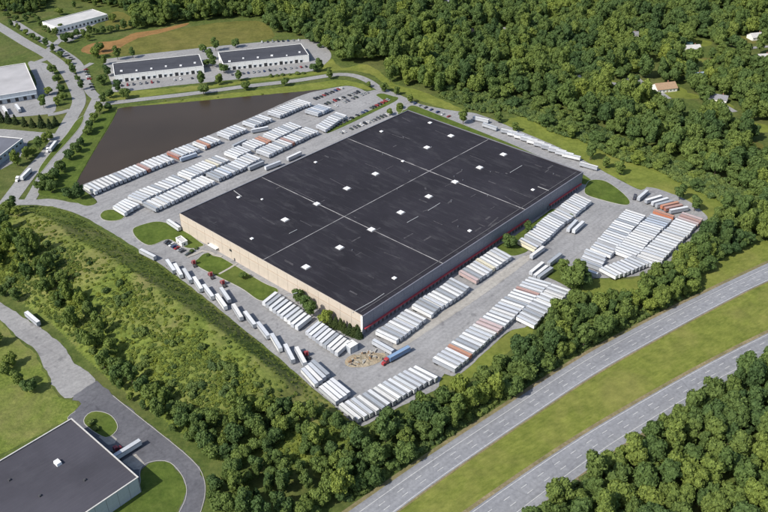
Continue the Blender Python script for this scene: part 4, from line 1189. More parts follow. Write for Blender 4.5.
SINGLETXT = ['white box trailer alone on the apron at the near warehouse corner', 'pale blue box trailer parked lengthwise in the aisle of the pond row', 'white box trailer parked askew in the aisle near the pond', 'grey box trailer parked lengthwise against the double row',
 'grey box trailer lengthwise between double row and warehouse', 'white box trailer lengthwise against the shaded back wall, nearer the junction', 'white box trailer lengthwise against the back wall, nearer the car lane',
 'white box trailer set across the end of the far dock, left of a pair', 'white box trailer set across the end of the far dock, right of a pair', 'white box trailer parked lengthwise below the wall bushes',
 'white box trailer, first of three beside the round tree in the yard', 'white box trailer, second of three beside the round tree in the yard', 'grey box trailer, third of three beside the round tree in the yard', 'grey box trailer alone above the round tree in the yard',
 'white box trailer alone on the hill road nearest the junction'] + ['white box trailer, %s of the staggered line along the embankment foot' % ordinal(i) for i in range(1, 14)] + [
 'orange box trailer lying across the top of the big block', 'white box trailer alone at the gate above the big block', 'white box trailer, first of the fan at the top of the big block', 'white box trailer, second of the fan at the top of the big block', 'grey box trailer, third of the fan at the top of the big block', 'orange box trailer, fourth of the fan at the top of the big block', 'red brown box trailer, fifth of the fan at the top of the big block', 'white box trailer, outermost of the fan at the top of the big block',
 'white box trailer on the road behind the warehouse, nearest the parked cars', 'white box trailer on the road behind the warehouse, second from the parked cars', 'white box trailer at the far corner of the warehouse',
 'white box trailer alone on the old drive below the hill', 'white box trailer at the left edge by the hill end', 'white box trailer at the dock of the dark roofed building', 'white box trailer at the west corner of the warehouse',
 'white box trailer on the boulevard below the junction', 'white box trailer parked on the boulevard by the pale blue building', 'white box trailer at the depot dock, at the picture edge', 'white box trailer at the depot dock, nearer the boulevard', 'blue box trailer behind the red tractor in the open yard']
recs = []
for row, (x0, y0, a0, x1, y1, a1, n, miss) in DATA['ROWS'].items():
    r_ = random.Random(row)
    k = 0
    L_ = 'S' if row in ('wall_east', 'wall_west', 'south_east_rear', 'block_low', 'lot_lane') else 'L'
    off = 0.0
    for i in range(n):
        if i in miss:
            off = r_.uniform(-.6, .6)
            continue
        k += 1
        t = i / (n - 1)
        off = .75 * off + r_.uniform(-.5, .5)
        a = a0 + (a1 - a0) * t + r_.uniform(-.012, .012)
        odd = ODDROW.get(row, {}).get(i)
        x, y = x0 + (x1 - x0) * t + math.cos(a) * off, y0 + (y1 - y0) * t + math.sin(a) * off
        if r_.random() < .06 and not odd:
            odd = 'grey'
        recs.append((x, y, a, L_, odd or 'white', '%s %s box trailer %s' % (ordinal(k), odd or 'white', ROWTXT[row]), 'trailers: ' + row.replace('_', ' ') + ' row', r_.random()))
SC = {1: 'pale blue', 3: 'grey', 4: 'grey', 12: 'grey', 13: 'grey', 28: 'orange', 32: 'grey', 33: 'orange', 34: 'red brown', 47: 'blue'}
for i, (x, y, a) in enumerate(DATA['SINGLES']):
    recs.append((x, y, a, 'L', SC.get(i, 'white'), SINGLETXT[i], 'box trailers parked singly', RNG.random()))
order = sorted(range(len(recs)), key=lambda i: (recs[i][6] != 'box trailers parked singly') * 1 and recs[i][0] ** 2 + recs[i][1] ** 2)
NIND = 315
ZY = .15
rest = []
for rank, i in enumerate(order):
    x, y, a, L_, odd, lab, grp, rv = recs[i]
    rr = random.Random(i * 7 + 1)
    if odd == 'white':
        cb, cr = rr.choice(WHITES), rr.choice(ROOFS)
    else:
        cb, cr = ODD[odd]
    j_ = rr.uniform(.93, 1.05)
    cb, cr = tuple(min(.85, v * j_) for v in cb), tuple(min(.85, v * j_) for v in cr)
    flip = grp.startswith('trailers: dock') is False and rr.random() < .3
    aa = a + (math.pi if flip else 0)
    if rank < NIND:
        t = thing('box_trailer', lab, 'trailer', (x, y, ZY), aa, grp)
        for nm, me_ in TM[L_]:
            p_ = link(nm, me_, t)
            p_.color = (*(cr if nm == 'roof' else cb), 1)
    else:
        rest.append((x, y, aa, L_, cb, cr))
# the far trailers beyond the nearest few hundred, as one mass
vsA, fsA, cA, miA = [], [], [], []
for x, y, aa, L_, cb, cr in rest:
    ca, sa = math.cos(aa), math.sin(aa)
    for nm, me_ in TM[L_]:
        o_ = len(vsA)
        vsA += [(x + v.co.x * ca - v.co.y * sa, y + v.co.x * sa + v.co.y * ca, v.co.z + ZY) for v in me_.vertices]
        for p_ in me_.polygons:
            fsA.append(tuple(o_ + q_ for q_ in p_.vertices))
            miA.append(1 if nm in ('wheel_bogie', 'landing_gear') else 2 if p_.material_index == 1 else 0)
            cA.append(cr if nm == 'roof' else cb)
me = bpy.data.meshes.new('far_trailers')
me.from_pydata(vsA, [], fsA)
m, nt, b = new_mat('far_trailer_paint')
at = nt.nodes.new('ShaderNodeAttribute'); at.attribute_name = 'paint'
f = noise_tex(nt, .5, 4, .6)
nt.links.new(mix(nt, at.outputs['Color'], ramp(nt, f, [(.35, (.8, .8, .8)), (.6, (1, 1, 1))]), 1.0, 'MULTIPLY'), b.inputs['Base Color'])
b.inputs['Roughness'].default_value = .45
me.materials.append(m); me.materials.append(M['rubber']); me.materials.append(M['rail'])
me.polygons.foreach_set('material_index', miA)
ca_ = me.color_attributes.new('paint', 'FLOAT_COLOR', 'CORNER')
buf = []
for p_, c_ in zip(me.polygons, cA):
    buf += [c_[0], c_[1], c_[2], 1.0] * p_.loop_total
ca_.data.foreach_set('color', buf)
me.update()
o = link('far_trailers', me)
o['kind'] = 'stuff'; o['label'] = 'far ends of the tightly packed white trailer rows near the car park'; o['category'] = 'trailer rows'

# tractors
def tractor_meshes():
    cab = MB()
    cab.prism_y([(-.9, 1.0), (1.45, 1.0), (1.5, 2.0), (1.15, 3.0), (.8, 3.35), (-.9, 3.75)], -1.15, 1.15)
    hood = MB(); hood.prism_y([(1.5, .75), (3.1, .75), (3.15, 1.6), (2.9, 1.85), (1.5, 2.05)], -.95, .95)
    hood.box(3.1, 3.3, -1.1, 1.1, .45, .85)
    gl = MB()
    gl.add([(1.52, -.95, 2.1), (1.52, .95, 2.1), (1.2, .9, 2.95), (1.2, -.9, 2.95)], [(0, 1, 2, 3)])
    for sg in (-1, 1):
        gl.add([(.3, sg * 1.165, 2.05), (1.35, sg * 1.165, 2.05), (1.1, sg * 1.165, 2.85), (.3, sg * 1.165, 2.85)], [(0, 1, 2, 3)])
    ch = MB(); ch.box(-4.2, 1.5, -.45, .45, .7, 1.0); ch.box(-3.6, -2.4, -.5, .5, 1.0, 1.18)
    for sg in (-1, 1):
        ch.box(-.8, .9, sg * .85 - .3, sg * .85 + .3, .5, 1.0)
    wh_ = MB(); wh_.cyl_y(0, 0, .52, -.28, .28, 12)
    ex = MB()
    for sg in (-1, 1):
        ex.cone((-1.05, sg * 1.0, 1.0), (-1.05, sg * 1.0, 4.0), .1, .1, 7)
    return cab.mesh('cab', 'carpaint'), hood.mesh('hood', 'carpaint'), gl.mesh('windshield', 'glass'), ch.mesh('chassis', 'steel'), wh_.mesh('wheel', 'rubber'), ex.mesh('exhaust', 'chrome')
cabm, hoodm, glm, chm, whm, exm = tractor_meshes()
TT = ['red truck tractor first from the gatehouse along the lawn kerb', 'red truck tractor second from the gatehouse along the lawn kerb', 'red truck tractor third from the gatehouse along the lawn kerb', 'red truck tractor between the angled trailers at the hill foot', 'red truck tractor pulling the blue trailer across the yard',
      'dark red truck tractor at the dock of the dark roofed building', 'white truck tractor on the boulevard below the junction', 'white truck tractor on the boulevard by the pale blue building', 'dark truck tractor at the gate above the big trailer block']
for i, ((x, y, a), lab) in enumerate(zip(DATA['TRACTORS'], TT)):
    c_ = (.34, .045, .05) if i < 5 else (.2, .03, .04) if i == 5 else (.7, .7, .7) if i < 8 else (.05, .05, .07)
    t = thing('truck_tractor', lab, 'truck', (x, y, .18), a, 'truck tractors')
    for nm, me_ in (('cab', cabm), ('hood', hoodm), ('windshield', glm), ('chassis', chm), ('exhaust', exm)):
        link(nm, me_, t).color = (*c_, 1)
    for wx in (2.3, -2.4, -3.7):
        for sg in (-1, 1):
            link('wheel', whm, t, (wx, sg * 1.0, .52))

# cars
def car_meshes(kind):
    b_ = MB(); g_ = MB()
    if kind == 'sedan':
        b_.prism_y([(-2.25, .35), (2.25, .35), (2.3, .7), (2.1, .86), (.95, .98), (-1.5, 1.0), (-2.2, .95), (-2.3, .7)], -.88, .88)
        b_.box(-1.15, .15, -.62, .62, 1.36, 1.44, 0, (.08, .06))
        g_.prism_y([(-1.75, .99), (1.0, .98), (.25, 1.37), (-1.2, 1.37)], -.72, .72)
    else:
        b_.prism_y([(-2.35, .4), (2.3, .4), (2.38, .8), (2.2, 1.02), (1.1, 1.12), (-2.3, 1.15), (-2.4, .8)], -.95, .95)
        b_.box(-2.1, .35, -.72, .72, 1.66, 1.76, 0, (.08, .06))
        g_.prism_y([(-2.25, 1.14), (1.1, 1.12), (.45, 1.67), (-2.05, 1.67)], -.8, .8)
    w_ = MB(); w_.cyl_y(0, 0, .33, -.12, .12, 10)
    return b_.mesh('body', 'carpaint'), g_.mesh('glasshouse', 'glass'), w_.mesh('wheel', 'rubber')
CM = [car_meshes('sedan'), car_meshes('suv')]
CC = [((.6, .6, .6), 'silver'), ((.75, .75, .75), 'white'), ((.1, .1, .12), 'charcoal'), ((.3, .31, .32), 'grey'), ((.02, .02, .025), 'black'), ((.03, .03, .035), 'black'), ((.1, .1, .11), 'charcoal'), ((.03, .05, .14), 'dark blue'), ((.3, .03, .03), 'dark red'), ((.3, .31, .32), 'grey'), ((.02, .02, .025), 'black'), ((.06, .07, .06), 'dark green')]
CT = {'lot_far': ('in the car park row nearest the pond', 'from the trailer end'), 'lot_mid': ('in the left row of the middle car park', 'from the trailers'), 'lot_mid_near': ('in the right row of the middle car park', 'from the trailers'), 'lane': ('in the row along the green strip', 'from the trailers'),
      'warehouse': ('in the row at the warehouse back corner', 'from the yard'), 'behind': ('on the road behind the warehouse', 'from the car park'), 'office': ('in the lot by the gatehouse', 'from the lawn'), 'strip': ('in the strip beside the boulevard', 'from the top'),
      'strip_top': ('in the upper strip beside the boulevard', 'from the top'), 'back_flex': ('behind the far unit block', 'from the field end'), 'flex_west': ('in front of the left unit block', 'from the junction'), 'flex_east': ('in front of the right unit block', 'from the tree gap')}
for key, (pa, pb_, n) in DATA['CARS'].items():
    pa, pb_ = np.array(pa), np.array(pb_)
    base = math.atan2(*(pb_ - pa)[::-1]) + (math.pi / 2)
    rr = random.Random(key)
    k = 0
    for i in range(n):
        if rr.random() < .1:
            continue
        k += 1
        p = pa + (pb_ - pa) * (i + .2 * (rr.random() - .5)) / max(1, n - 1)
        c_, cn_ = rr.choice(CC if key not in ('lane',) else CC[4:])
        kd = rr.random() < .45
        bm_, gm_, wm_ = CM[kd]
        nm = 'suv' if kd else 'car'
        t = thing('parked_car', '%s %s %s %s' % (ordinal(k), cn_, 'car ' + CT[key][1], CT[key][0]), 'car', (p[0], p[1], .2), base + rr.uniform(-.06, .06) + (math.pi if rr.random() < .5 else 0), 'cars: ' + key.replace('_', ' '))
        link('body', bm_, t).color = (*c_, 1)
        link('glasshouse', gm_, t)
        for wx in (-1.4, 1.4):
            for sg in (-1, 1):
                link('wheel', wm_, t, (wx, sg * .82, .33))

# dirt heap and debris by the near warehouse corner
dp = DATA['DIRT']
X0, X1 = min(p[0] for p in dp), max(p[0] for p in dp)
Y0, Y1 = min(p[1] for p in dp), max(p[1] for p in dp)
nx_, ny_ = 48, 40
vs, ids, fs = [], {}, []
dl = smooth_closed(dp, 4)
for j in range(ny_ + 1):
    for i in range(nx_ + 1):
        x, y = X0 + (X1 - X0) * i / nx_, Y0 + (Y1 - Y0) * j / ny_
        if inside(dl, (x, y)):
            dd = float(np.min(np.linalg.norm(dl - np.array((x, y)), axis=1)))
            z = .2 + min(1, dd / 2.5) * max(0, .25 + .9 * noise.noise((x * .28, y * .28, 1)) + .35 * noise.noise((x * .9, y * .9, 2)))
            ids[i, j] = len(vs)
            vs.append((x, y, z))
for j in range(ny_):
    for i in range(nx_):
        q = [(i, j), (i + 1, j), (i + 1, j + 1), (i, j + 1)]
        if all(t in ids for t in q):
            fs.append(tuple(ids[t] for t in q))
me = bpy.data.meshes.new('dirt')
me.from_pydata(vs, [], fs)
me.materials.append(M['dirt'])
me.update()
o = link('dirt', me); o['kind'] = 'stuff'; o['label'] = 'bare brown dirt heap beside the near warehouse corner'; o['category'] = 'dirt'
db = MB()
rr = random.Random(3)
for i in range(42):
    x, y = rr.uniform(X0, X1), rr.uniform(Y0, Y1)
    if inside(dl, (x, y)):
        a = rr.uniform(0, 3.14); l = rr.uniform(.8, 3.4)
        db.obox((x, y), (x + l * math.cos(a), y + l * math.sin(a)), rr.uniform(.3, .8), .3, rr.uniform(.6, 1.3), rr.choice((0, 1, 1, 2)))
o = link('debris', db.mesh('debris', 'timber', 'kerb', 'steel')); o['kind'] = 'stuff'; o['label'] = 'timber and concrete debris scattered over the dirt heap'; o['category'] = 'debris'

# ------------------------------------------------------------------ trees
def ico(sub):
    bm = bmesh.new()
    bmesh.ops.create_icosphere(bm, subdivisions=sub, radius=1)
    v = np.array([x.co for x in bm.verts]); f = [tuple(q.index for q in p.verts) for p in bm.faces]
    bm.free()
    return v, f
ICO1, ICO2 = ico(1), ico(2)

def crown_mesh(name, R, H, base, seed, lobes, leaves, mat, leaf=(.5, 1.05), lobe_r=(.24, .54), spread=.66, taper=0.0):
    r_ = np.random.RandomState(seed)
    V_, F_, SM = [], [], []
    cz = base + H / 2
    cs = [(np.array((0, 0, cz)), R * .55)]
    for i in range(lobes):
        u = r_.normal(size=3); u /= np.linalg.norm(u)
        k = r_.uniform(.55, 1.0) ** .6
        zz = u[2] * H * .5 * spread * k
        wr = 1 - taper * (zz / (H * .5))
        c = np.array((u[0] * R * spread * k * wr, u[1] * R * spread * k * wr, cz + zz))
        cs.append((c, R * r_.uniform(*lobe_r) * (1 - .3 * taper * (zz > 0))))
    for c, r in cs:
        iv, fi = ICO2 if r > 2.2 else ICO1
        jit = 1 + .22 * r_.uniform(-1, 1, len(iv))
        o_ = len(V_)
        for p, j in zip(iv, jit):
            V_.append(tuple(c + p * np.array((r, r, r * .85)) * .84 * j))
        F_ += [tuple(q + o_ for q in t) for t in fi]
        SM += [False] * len(fi)
    C = np.array([c for c, _ in cs]); RR = np.array([r for _, r in cs])
    cnt = 0
    while cnt < leaves:
        k = r_.choice(len(cs), p=RR ** 2 / np.sum(RR ** 2))
        u = r_.normal(size=3); u /= np.linalg.norm(u)
        if u[2] < -.55:
            continue
        p = C[k] + u * RR[k] * np.array((1, 1, .85)) * r_.uniform(.86, 1.12)
        d = np.linalg.norm(p - C, axis=1) / RR
        d[k] = 9
        if d.min() < .8:
            continue
        n = u + r_.normal(size=3) * .42; n /= np.linalg.norm(n)
        a = np.cross(n, r_.normal(size=3)); a /= np.linalg.norm(a)
        b_ = np.cross(n, a)
        s = r_.uniform(*leaf)
        o_ = len(V_)
        for sa, sb in ((-1, -.7), (1, -.6), (.8, .7), (-.9, .6)):
            V_.append(tuple(p + a * s * sa * .6 + b_ * s * sb * .6 + n * r_.uniform(-.1, .1)))
        F_.append((o_, o_ + 1, o_ + 2, o_ + 3)); SM.append(False)
        cnt += 1
    me = bpy.data.meshes.new(name)
    me.from_pydata(V_, [], F_)
    me.materials.append(M[mat])
    me.update()
    return me

def trunk_mesh(name, h, r):
    mb = MB()
    mb.cone((0, 0, -.3), (.1, .05, h * .55), r, r * .7, 8)
    mb.cone((.1, .05, h * .5), (0, 0, h), r * .7, r * .25, 7)
    for i in range(5):
        a = i * 1.3
        z = h * (.42 + .09 * i)
        mb.cone((.05, 0, z), (math.cos(a) * h * .26, math.sin(a) * h * .26, z + h * .22), r * .36, r * .08, 5)
    return mb.mesh(name, 'bark')

def conifer_mesh(name, R, H, seed):
    r_ = np.random.RandomState(seed)
    V_, F_ = [], []
    n = 16
    for i in range(n):                                  # inner core so that the crown is not see-through
        pass
    cone = MB(); cone.cone((0, 0, .8), (0, 0, H * .97), R * .62, .05, 9)
    V_ += [tuple(v) for v in cone.v]; F_ += cone.f
    for i in range(520):
        t = r_.uniform(0, 1) ** 1.35
        z = .6 + t * (H - .7)
        rr_ = R * (1 - t) * r_.uniform(.68, 1.08) + .12
        a = r_.uniform(0, 6.283)
        p = np.array((math.cos(a) * rr_, math.sin(a) * rr_, z))
        out = np.array((math.cos(a), math.sin(a), -.35))
        side = np.array((-math.sin(a), math.cos(a), r_.uniform(-.3, .3)))
        s = r_.uniform(.35, .75)
        o_ = len(V_)
        for k1, k2 in ((-.7, -.5), (.9, -.2), (.9, .2), (-.7, .5)):
            V_.append(tuple(p + out * s * k1 + side * s * k2 + np.array((0, 0, r_.uniform(-.1, .25)))))
        F_.append((o_, o_ + 1, o_ + 2, o_ + 3))
    me = bpy.data.meshes.new(name)
    me.from_pydata(V_, [], F_)
    me.materials.append(M['needle'])
    me.update()
    return me

# unit broadleaf: crown radius 5 m, scaled per tree
BROAD = [(crown_mesh('crown_leaves', 5.0, h, 1.6, 20 + i, nl, 760, 'leaf', spread=sp_), trunk_mesh('trunk', h * .8, .32)) for i, (h, nl, sp_) in enumerate([(10.5, 15, .7), (9.0, 13, .74), (14.0, 17, .66), (9.8, 20, .76), (12.2, 11, .72), (8.2, 14, .8), (16.0, 16, .6), (11.0, 24, .8)])]
CONI = [(conifer_mesh('crown_needles', 2.6, 8.5, 50 + i), trunk_mesh('trunk', 6.5, .2)) for i in range(2)]
SHRUB = [crown_mesh('shrub_leaves', 1.6, 2.0, -.1, 70 + i, 6, 110, 'scrub', (.35, .7), (.4, .6), .6) for i in range(3)]
BRAMBLE = [crown_mesh('bramble_leaves', 1.3, .9, -.15, 80 + i, 5, 70, 'scrubdark', (.3, .6), (.35, .55), .75) for i in range(3)]

def tree(kind, x, y, r, label, group, rr):
    z = hz(x, y) - .05
    if kind in 'sm':
        t = thing('shrub', label, 'shrub', (x, y, z), rr.uniform(0, 6.28), group)
        c = link('foliage', rr.choice(SHRUB if kind == 's' else BRAMBLE), t)
        s = r / 1.6
        t.scale = (s, s, s * rr.uniform(.85, 1.15))
        return t
    if kind == 'c':
        cm, tm = rr.choice(CONI); s = r / 2.6
        t = thing('conifer', label, 'tree', (x, y, z), rr.uniform(0, 6.28), group)
    else:
        cm, tm = rr.choice(BROAD); s = r / 5.0
        t = thing('broadleaf_tree', label, 'tree', (x, y, z), rr.uniform(0, 6.28), group)
    t.scale = (s, s, s * (rr.uniform(.85, 1.12) if group.startswith('planted') else rr.uniform(.8, 1.35)))
    link('trunk', tm, t)
    link('crown', cm, t)
    return t

LT = {'boulevard': 'tree from the top in the row between boulevard and parking strip', 'boulevard_far': 'small tree from the picture edge along the upper boulevard', 'gray_lot': 'tree from the top beside the depot lot', 'gray_lot_low': 'conifer from the picture edge in the row below the depot',
      'corner': 'tree from the top between the boulevard and the left unit block', 'junction': 'tree beside the junction above the pond, counted from the block', 'blue_lot': 'tree from the top between boulevard and pale blue building', 'bank': 'tree from the junction on the grassy bank left of the pond',
      'flex_gap': 'tree in the gap between the two unit blocks, counted from the left', 'flex_front': 'tree from the left along the road in front of the unit blocks', 'flex_shrubs': 'small round shrub from the left before the right unit block', 'park_road': 'small tree from the left on the curve by the car park',
      'lane_head': 'small tree at the back corner of the warehouse roof, counted from the road', 'far_lawn': 'lone tree on the long lawn behind the warehouse, counted from the car park', 'dock_wall': 'round tree against the shaded dock wall, counted from the far end', 'dock_shrub': 'round shrub amid the trailers at the far dock',
      'wall_gap': 'tree in the gap between the two slanted trailer rows', 'wall_conifers': 'slim conifer from the left along the sunny warehouse wall', 'lawn_tree': 'small lone tree on the lawn before the sunny wall', 'nook': 'large round tree in the grass nook of the yard, counted from the dock', 'west_field': 'tree in the rough field at the left edge, counted from the top',
      'field_hedge': 'tree from the left in the hedge beside the brown field', 'office_grove': 'tree beside the white building above the boulevard, counted from the left', 'top_grove': 'tree in the rough grass at the top left, counted across', 'pond_bushes': 'tiny bush from the left on the far pond bank',
      'office_shrub': 'small shrub beside the warehouse entrance, counted from the gatehouse', 'west_end': 'tree at the left end of the hill, counted from the top', 'island_shrub': 'low shrub on the driveway island, counted from the dock'}
rt = random.Random(99)
ntree = 0
for key, (pts, r, kd) in DATA['LONE'].items():
    for i, (x, y) in enumerate(pts):
        lab = LT[key] if len(pts) == 1 else ordinal(i + 1) + ' ' + LT[key]
        tree(kd, x, y, r * rt.uniform(.85, 1.15), lab, 'planted ' + key.replace('_', ' '), rt)
        ntree += 1

def scatter(poly, step, seed, drop=.04):
    r_ = np.random.RandomState(seed)
    P = np.array(poly)
    xs = np.arange(P[:, 0].min(), P[:, 0].max(), step)
    ys = np.arange(P[:, 1].min(), P[:, 1].max(), step * .87)
    X, Y = np.meshgrid(xs, ys)
    X = X + (np.arange(len(ys)) % 2)[:, None] * step / 2
    X = X + r_.uniform(-.38, .38, X.shape) * step
    Y = Y + r_.uniform(-.38, .38, Y.shape) * step
    k = inside_np(poly, X, Y) & (r_.uniform(size=X.shape) > drop)
    return np.stack([X[k], Y[k]], 1)

def blocked(P, pad=3.0):
    bad = np.zeros(len(P), bool)
    for (x, y, r) in DATA['CLEARINGS']:
        dy = P[:, 1] - y
        bad |= np.hypot(P[:, 0] - x, np.where(dy < 0, dy / max(3.4, 48 / r), dy)) < r * 1.05
    for key, (pts, w) in DATA['ROADS'].items():
        if key.startswith('lane'):
            d, _, _ = _near(np.array(pts), P[:, 0], P[:, 1])
            bad |= d < w / 2 + 3
            for sh in (8, 16):
                d, _, _ = _near(np.array(pts), P[:, 0], P[:, 1] + sh)
                bad |= d < w / 2 + 2
    for A, B in DATA['HIGHWAY']:
        for ln in (A, B):
            d, _, _ = _near(np.array(ln), P[:, 0], P[:, 1])
            bad |= d < 4.2
    for key in ('yard', 'drive_new', 'drive_old'):
        ln = LINES[key]
        bad |= inside_np(ln, P[:, 0], P[:, 1])
        d, _, _ = _near(np.vstack([ln, ln[:1]]), P[:, 0], P[:, 1])
        bad |= d < pad
    return bad

WOODTXT = {'main': 'broadleaf tree on the near edge of the great wood behind the warehouse', 'belt': 'broadleaf tree in the belt between trailer yard and highway', 'hill': 'broadleaf tree in the wooded slope of the grassy hill', 'south': 'broadleaf tree in the wood on the near side of the highway', 'west_row': 'broadleaf tree in the clump at the top left corner'}
cands = []
for key, step, rlo, rhi, seed in (('south', 4.2, 1.8, 6.4, 1), ('belt', 4.2, 1.7, 5.6, 2), ('hill', 4.4, 1.5, 4.8, 3), ('main', 5.4, 2.4, 7.8, 4), ('west_row', 6, 3, 5, 5)):
    P = scatter(DATA['WOODS'][key], step * .5, seed, .0)
    P = P[~blocked(P, 2.5 if key != 'main' else 4)]
    r_ = np.random.RandomState(seed + 50)
    g_ = np.array([noise.noise((x * .02, y * .02, 7)) * .5 + .5 for x, y in P])
    RD = rlo + (rhi - rlo) * np.clip(r_.uniform(size=len(P)) ** 2.2 * .85 + g_ * .3, 0, 1.15)
    if key == 'main':
        RD = np.where(inside_np(DATA['SCRUB'], P[:, 0], P[:, 1]) & (r_.uniform(size=len(P)) < .93), RD * .36, RD)
    # the largest crowns claim their room first
    keep, cell = [], {}
    for i in np.argsort(-RD):
        x, y, r = P[i][0], P[i][1], RD[i]
        cx_, cy_ = int(x // 14), int(y // 14)
        ok = True
        for a_ in (-1, 0, 1):
            for b_ in (-1, 0, 1):
                for (x2, y2, r2_) in cell.get((cx_ + a_, cy_ + b_), ()):
                    if (x - x2) ** 2 + (y - y2) ** 2 < (.72 * (r + r2_)) ** 2:
                        ok = False
                        break
                if not ok:
                    break
            if not ok:
                break
        if ok:
            cell.setdefault((cx_, cy_), []).append((x, y, r))
            gap = noise.noise((x * .055, y * .055, 21)) > .5
            if key == 'main' and r < 2.9 and inside(DATA['SCRUB'], (x, y)) and r_.uniform() < .8:
                gap = True
            if r_.uniform() > (.26 if key == 'hill' else .03) and not gap:
                keep.append(i)
    P, RD = P[keep], RD[keep]
    if key == 'main':
        sc_in = inside_np(DATA['SCRUB'], P[:, 0], P[:, 1])
    else:
        sc_in = np.zeros(len(P), bool)
    for (x, y), s_, r in zip(P, sc_in, RD):
        cands.append((key, float(x), float(y), float(r), int(s_)))
VIEW = DATA['VIEW']
near = sorted(((c[1] ** 2 + c[2] ** 2) / c[3] ** 2, i) for i, c in enumerate(cands) if inside(VIEW, (c[1], c[2] + 3)))
NT = 290 - 0
picked = set(i for _, i in near[:NT - ntree + 100])
for i in sorted(picked):
    key, x, y, r, s_ = cands[i]
    tree('b', x, y, r, WOODTXT[key], 'trees of the ' + key.replace('_', ' ') + ' wood', rt)

def instancer(name, pts, rots, scales, idx, meshes, label, cat):
    """one mass of foliage: every point carries a whole crown"""
    me = bpy.data.meshes.new(name)
    me.from_pydata(pts, [], [])
    for an, ty, dat in (('rot', 'FLOAT', rots), ('scl', 'FLOAT_VECTOR', scales), ('idx', 'INT', idx)):
        at = me.attributes.new(an, ty, 'POINT')
        at.data.foreach_set('vector' if ty == 'FLOAT_VECTOR' else 'value', np.array(dat).ravel().tolist())
    o = link(name, me)
    o['kind'] = 'stuff'; o['label'] = label; o['category'] = cat
    ng = bpy.data.node_groups.new(name + '_nodes', 'GeometryNodeTree')
    ng.interface.new_socket('Geometry', in_out='INPUT', socket_type='NodeSocketGeometry')
    ng.interface.new_socket('Geometry', in_out='OUTPUT', socket_type='NodeSocketGeometry')
    N = ng.nodes
    gi, go = N.new('NodeGroupInput'), N.new('NodeGroupOutput')
    jn = N.new('GeometryNodeJoinGeometry')
    for src in reversed(meshes):
        oi = N.new('GeometryNodeObjectInfo')
        oi.inputs['Object'].default_value = src
        oi.inputs['As Instance'].default_value = True
        ng.links.new(oi.outputs['Geometry'], jn.inputs[0])
    ip = N.new('GeometryNodeInstanceOnPoints')
    ip.inputs['Pick Instance'].default_value = True
    def attr(n_, ty):
        a = N.new('GeometryNodeInputNamedAttribute')
        a.data_type = ty
        a.inputs['Name'].default_value = n_
        return a.outputs['Attribute']
    cx = N.new('ShaderNodeCombineXYZ')
    ng.links.new(attr('rot', 'FLOAT'), cx.inputs[2])
    ng.links.new(gi.outputs[0], ip.inputs['Points'])
    ng.links.new(jn.outputs[0], ip.inputs['Instance'])
    ng.links.new(attr('idx', 'INT'), ip.inputs['Instance Index'])
    ng.links.new(cx.outputs[0], ip.inputs['Rotation'])
    ng.links.new(attr('scl', 'FLOAT_VECTOR'), ip.inputs['Scale'])
    ng.links.new(ip.outputs[0], go.inputs[0])
    md = o.modifiers.new('scatter', 'NODES')
    md.node_group = ng
    return o

def first_object(me_):
    for o in bpy.data.objects:
        if o.data is me_:
            return o
    return None

srcs = []
for cm, tm in BROAD:
    o = first_object(cm)
    srcs.append(o)
srcs = [s for s in srcs if s]
pts, rots, scl, idx = [], [], [], []
r_ = np.random.RandomState(8)
for i, (key, x, y, r, s_) in enumerate(cands):
    if i in picked:
        continue
    s = r / 5.0
    pts.append((x, y, hz(x, y) if key == 'hill' else 0.0))
    rots.append(r_.uniform(0, 6.28)); scl.append((s, s, s ** .8 * (r_.uniform(.75, 1.7) if not s_ else .75))); idx.append(r_.randint(len(srcs)))
print('forest trees', len(pts), 'individual', len(picked), 'lone', ntree)
instancer('forest', pts, rots, scl, idx, srcs, 'dense green wood filling the far side and spreading behind the nearer trees', 'forest')

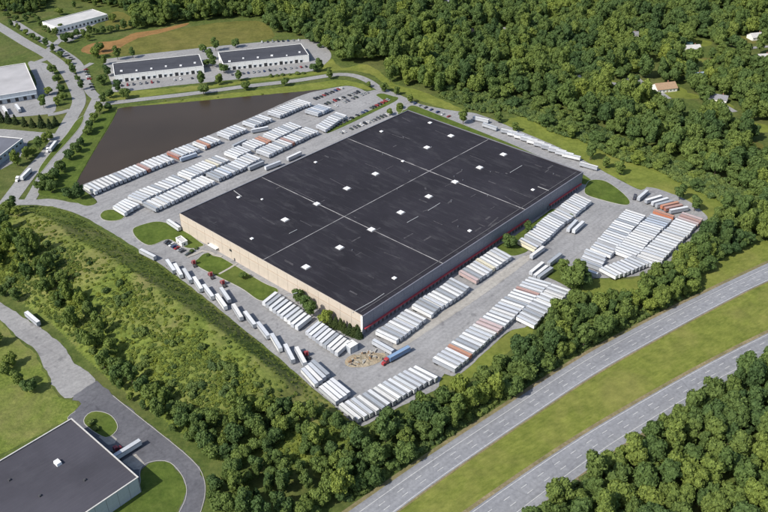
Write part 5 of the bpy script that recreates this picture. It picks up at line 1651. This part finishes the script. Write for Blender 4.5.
# scrub on the hill and along wood edges -------------------------------------
shrubs = []
for me_ in SHRUB:
    shrubs.append(first_object(me_))
shrubs = [s for s in shrubs if s]
pts, rots, scl, idx = [], [], [], []
brambles = [o for o in (first_object(me_) for me_ in BRAMBLE) if o]
NS = len(shrubs)
hx = scatter([(-330, 560), (-330, 250), (60, 250), (60, 400), (-60, 420), (-200, 560)], 1.7, 31, .0)
hh = hill(hx[:, 0], hx[:, 1])
dr, _, sr = _near(_R, hx[:, 0], hx[:, 1])
bl_ = blocked(hx, 1.5)
for (x, y), z, d, s_, bb in zip(hx, hh, dr, sr, bl_):
    if z < .5 or bb:
        continue
    n1 = noise.noise((x * .03, y * .03, 5))
    n2 = noise.noise((x * .09, y * .09, 9))
    dens = .6 + .8 * n1
    if s_ > 0:
        dens = .55
    elif d < 16:
        dens *= .2 + .05 * d
    u = r_.uniform()
    if u < dens:
        big = s_ <= 0 and d > 10 and n2 > .22 and r_.uniform() < .35
        if big:                                  # taller thickets
            k = r_.uniform(.6, 1.7)
            pts.append((x, y, z - .1)); scl.append((k, k, k * 1.1)); idx.append(r_.randint(NS))
        else:                                    # low tangled brush
            k = r_.uniform(.45, 1.15) * (.5 if s_ > 0 else .95)
            pts.append((x, y, z - .15)); scl.append((k * 1.25, k * 1.25, k * r_.uniform(.6, 1.3))); idx.append(NS + r_.randint(len(brambles)))
        rots.append(r_.uniform(0, 6.28))
P = scatter(DATA['SCRUB'], 2.7, 33, .06)
P = P[~blocked(P, 6)]
P = P[inside_np(DATA['WOODS']['main'], P[:, 0], P[:, 1])]
for x, y in P:
    k = r_.uniform(.9, 2.1)
    pts.append((x, y, 0)); rots.append(r_.uniform(0, 6.28)); scl.append((k, k, k * 1.1)); idx.append(r_.randint(NS))
# hedge bottoms along the highway and the woods' edges
for ln, w0, w1 in ((DATA['HIGHWAY'][0][0], -9.5, -3.5), (DATA['HIGHWAY'][1][1], 3.8, 9)):
    L, _ = resample(smooth_open(ln), 1.6)
    n = normals2(L)
    if n[:, 1].mean() < 0:
        n = -n
    for (x, y), nn_ in zip(L, n):
        for _k in range(2):
            q = r_.uniform(abs(w0), abs(w1)) * (1 if w0 < 0 else -1)
            k = r_.uniform(.6, 1.5)
            p = (x + nn_[0] * q, y + nn_[1] * q)
            if any(inside(DATA['WOODS'][kk], (p[0] + nn_[0] * (4 if w0 < 0 else -4), p[1] + nn_[1] * (4 if w0 < 0 else -4))) for kk in ('belt', 'south')):
                pts.append((*p, 0)); rots.append(r_.uniform(0, 6.28)); scl.append((k, k, k)); idx.append(r_.randint(NS))
print('shrubs', len(pts))
instancer('undergrowth', pts, rots, scl, idx, shrubs + brambles, 'low green scrub over the hill and along the edges of the woods', 'undergrowth')
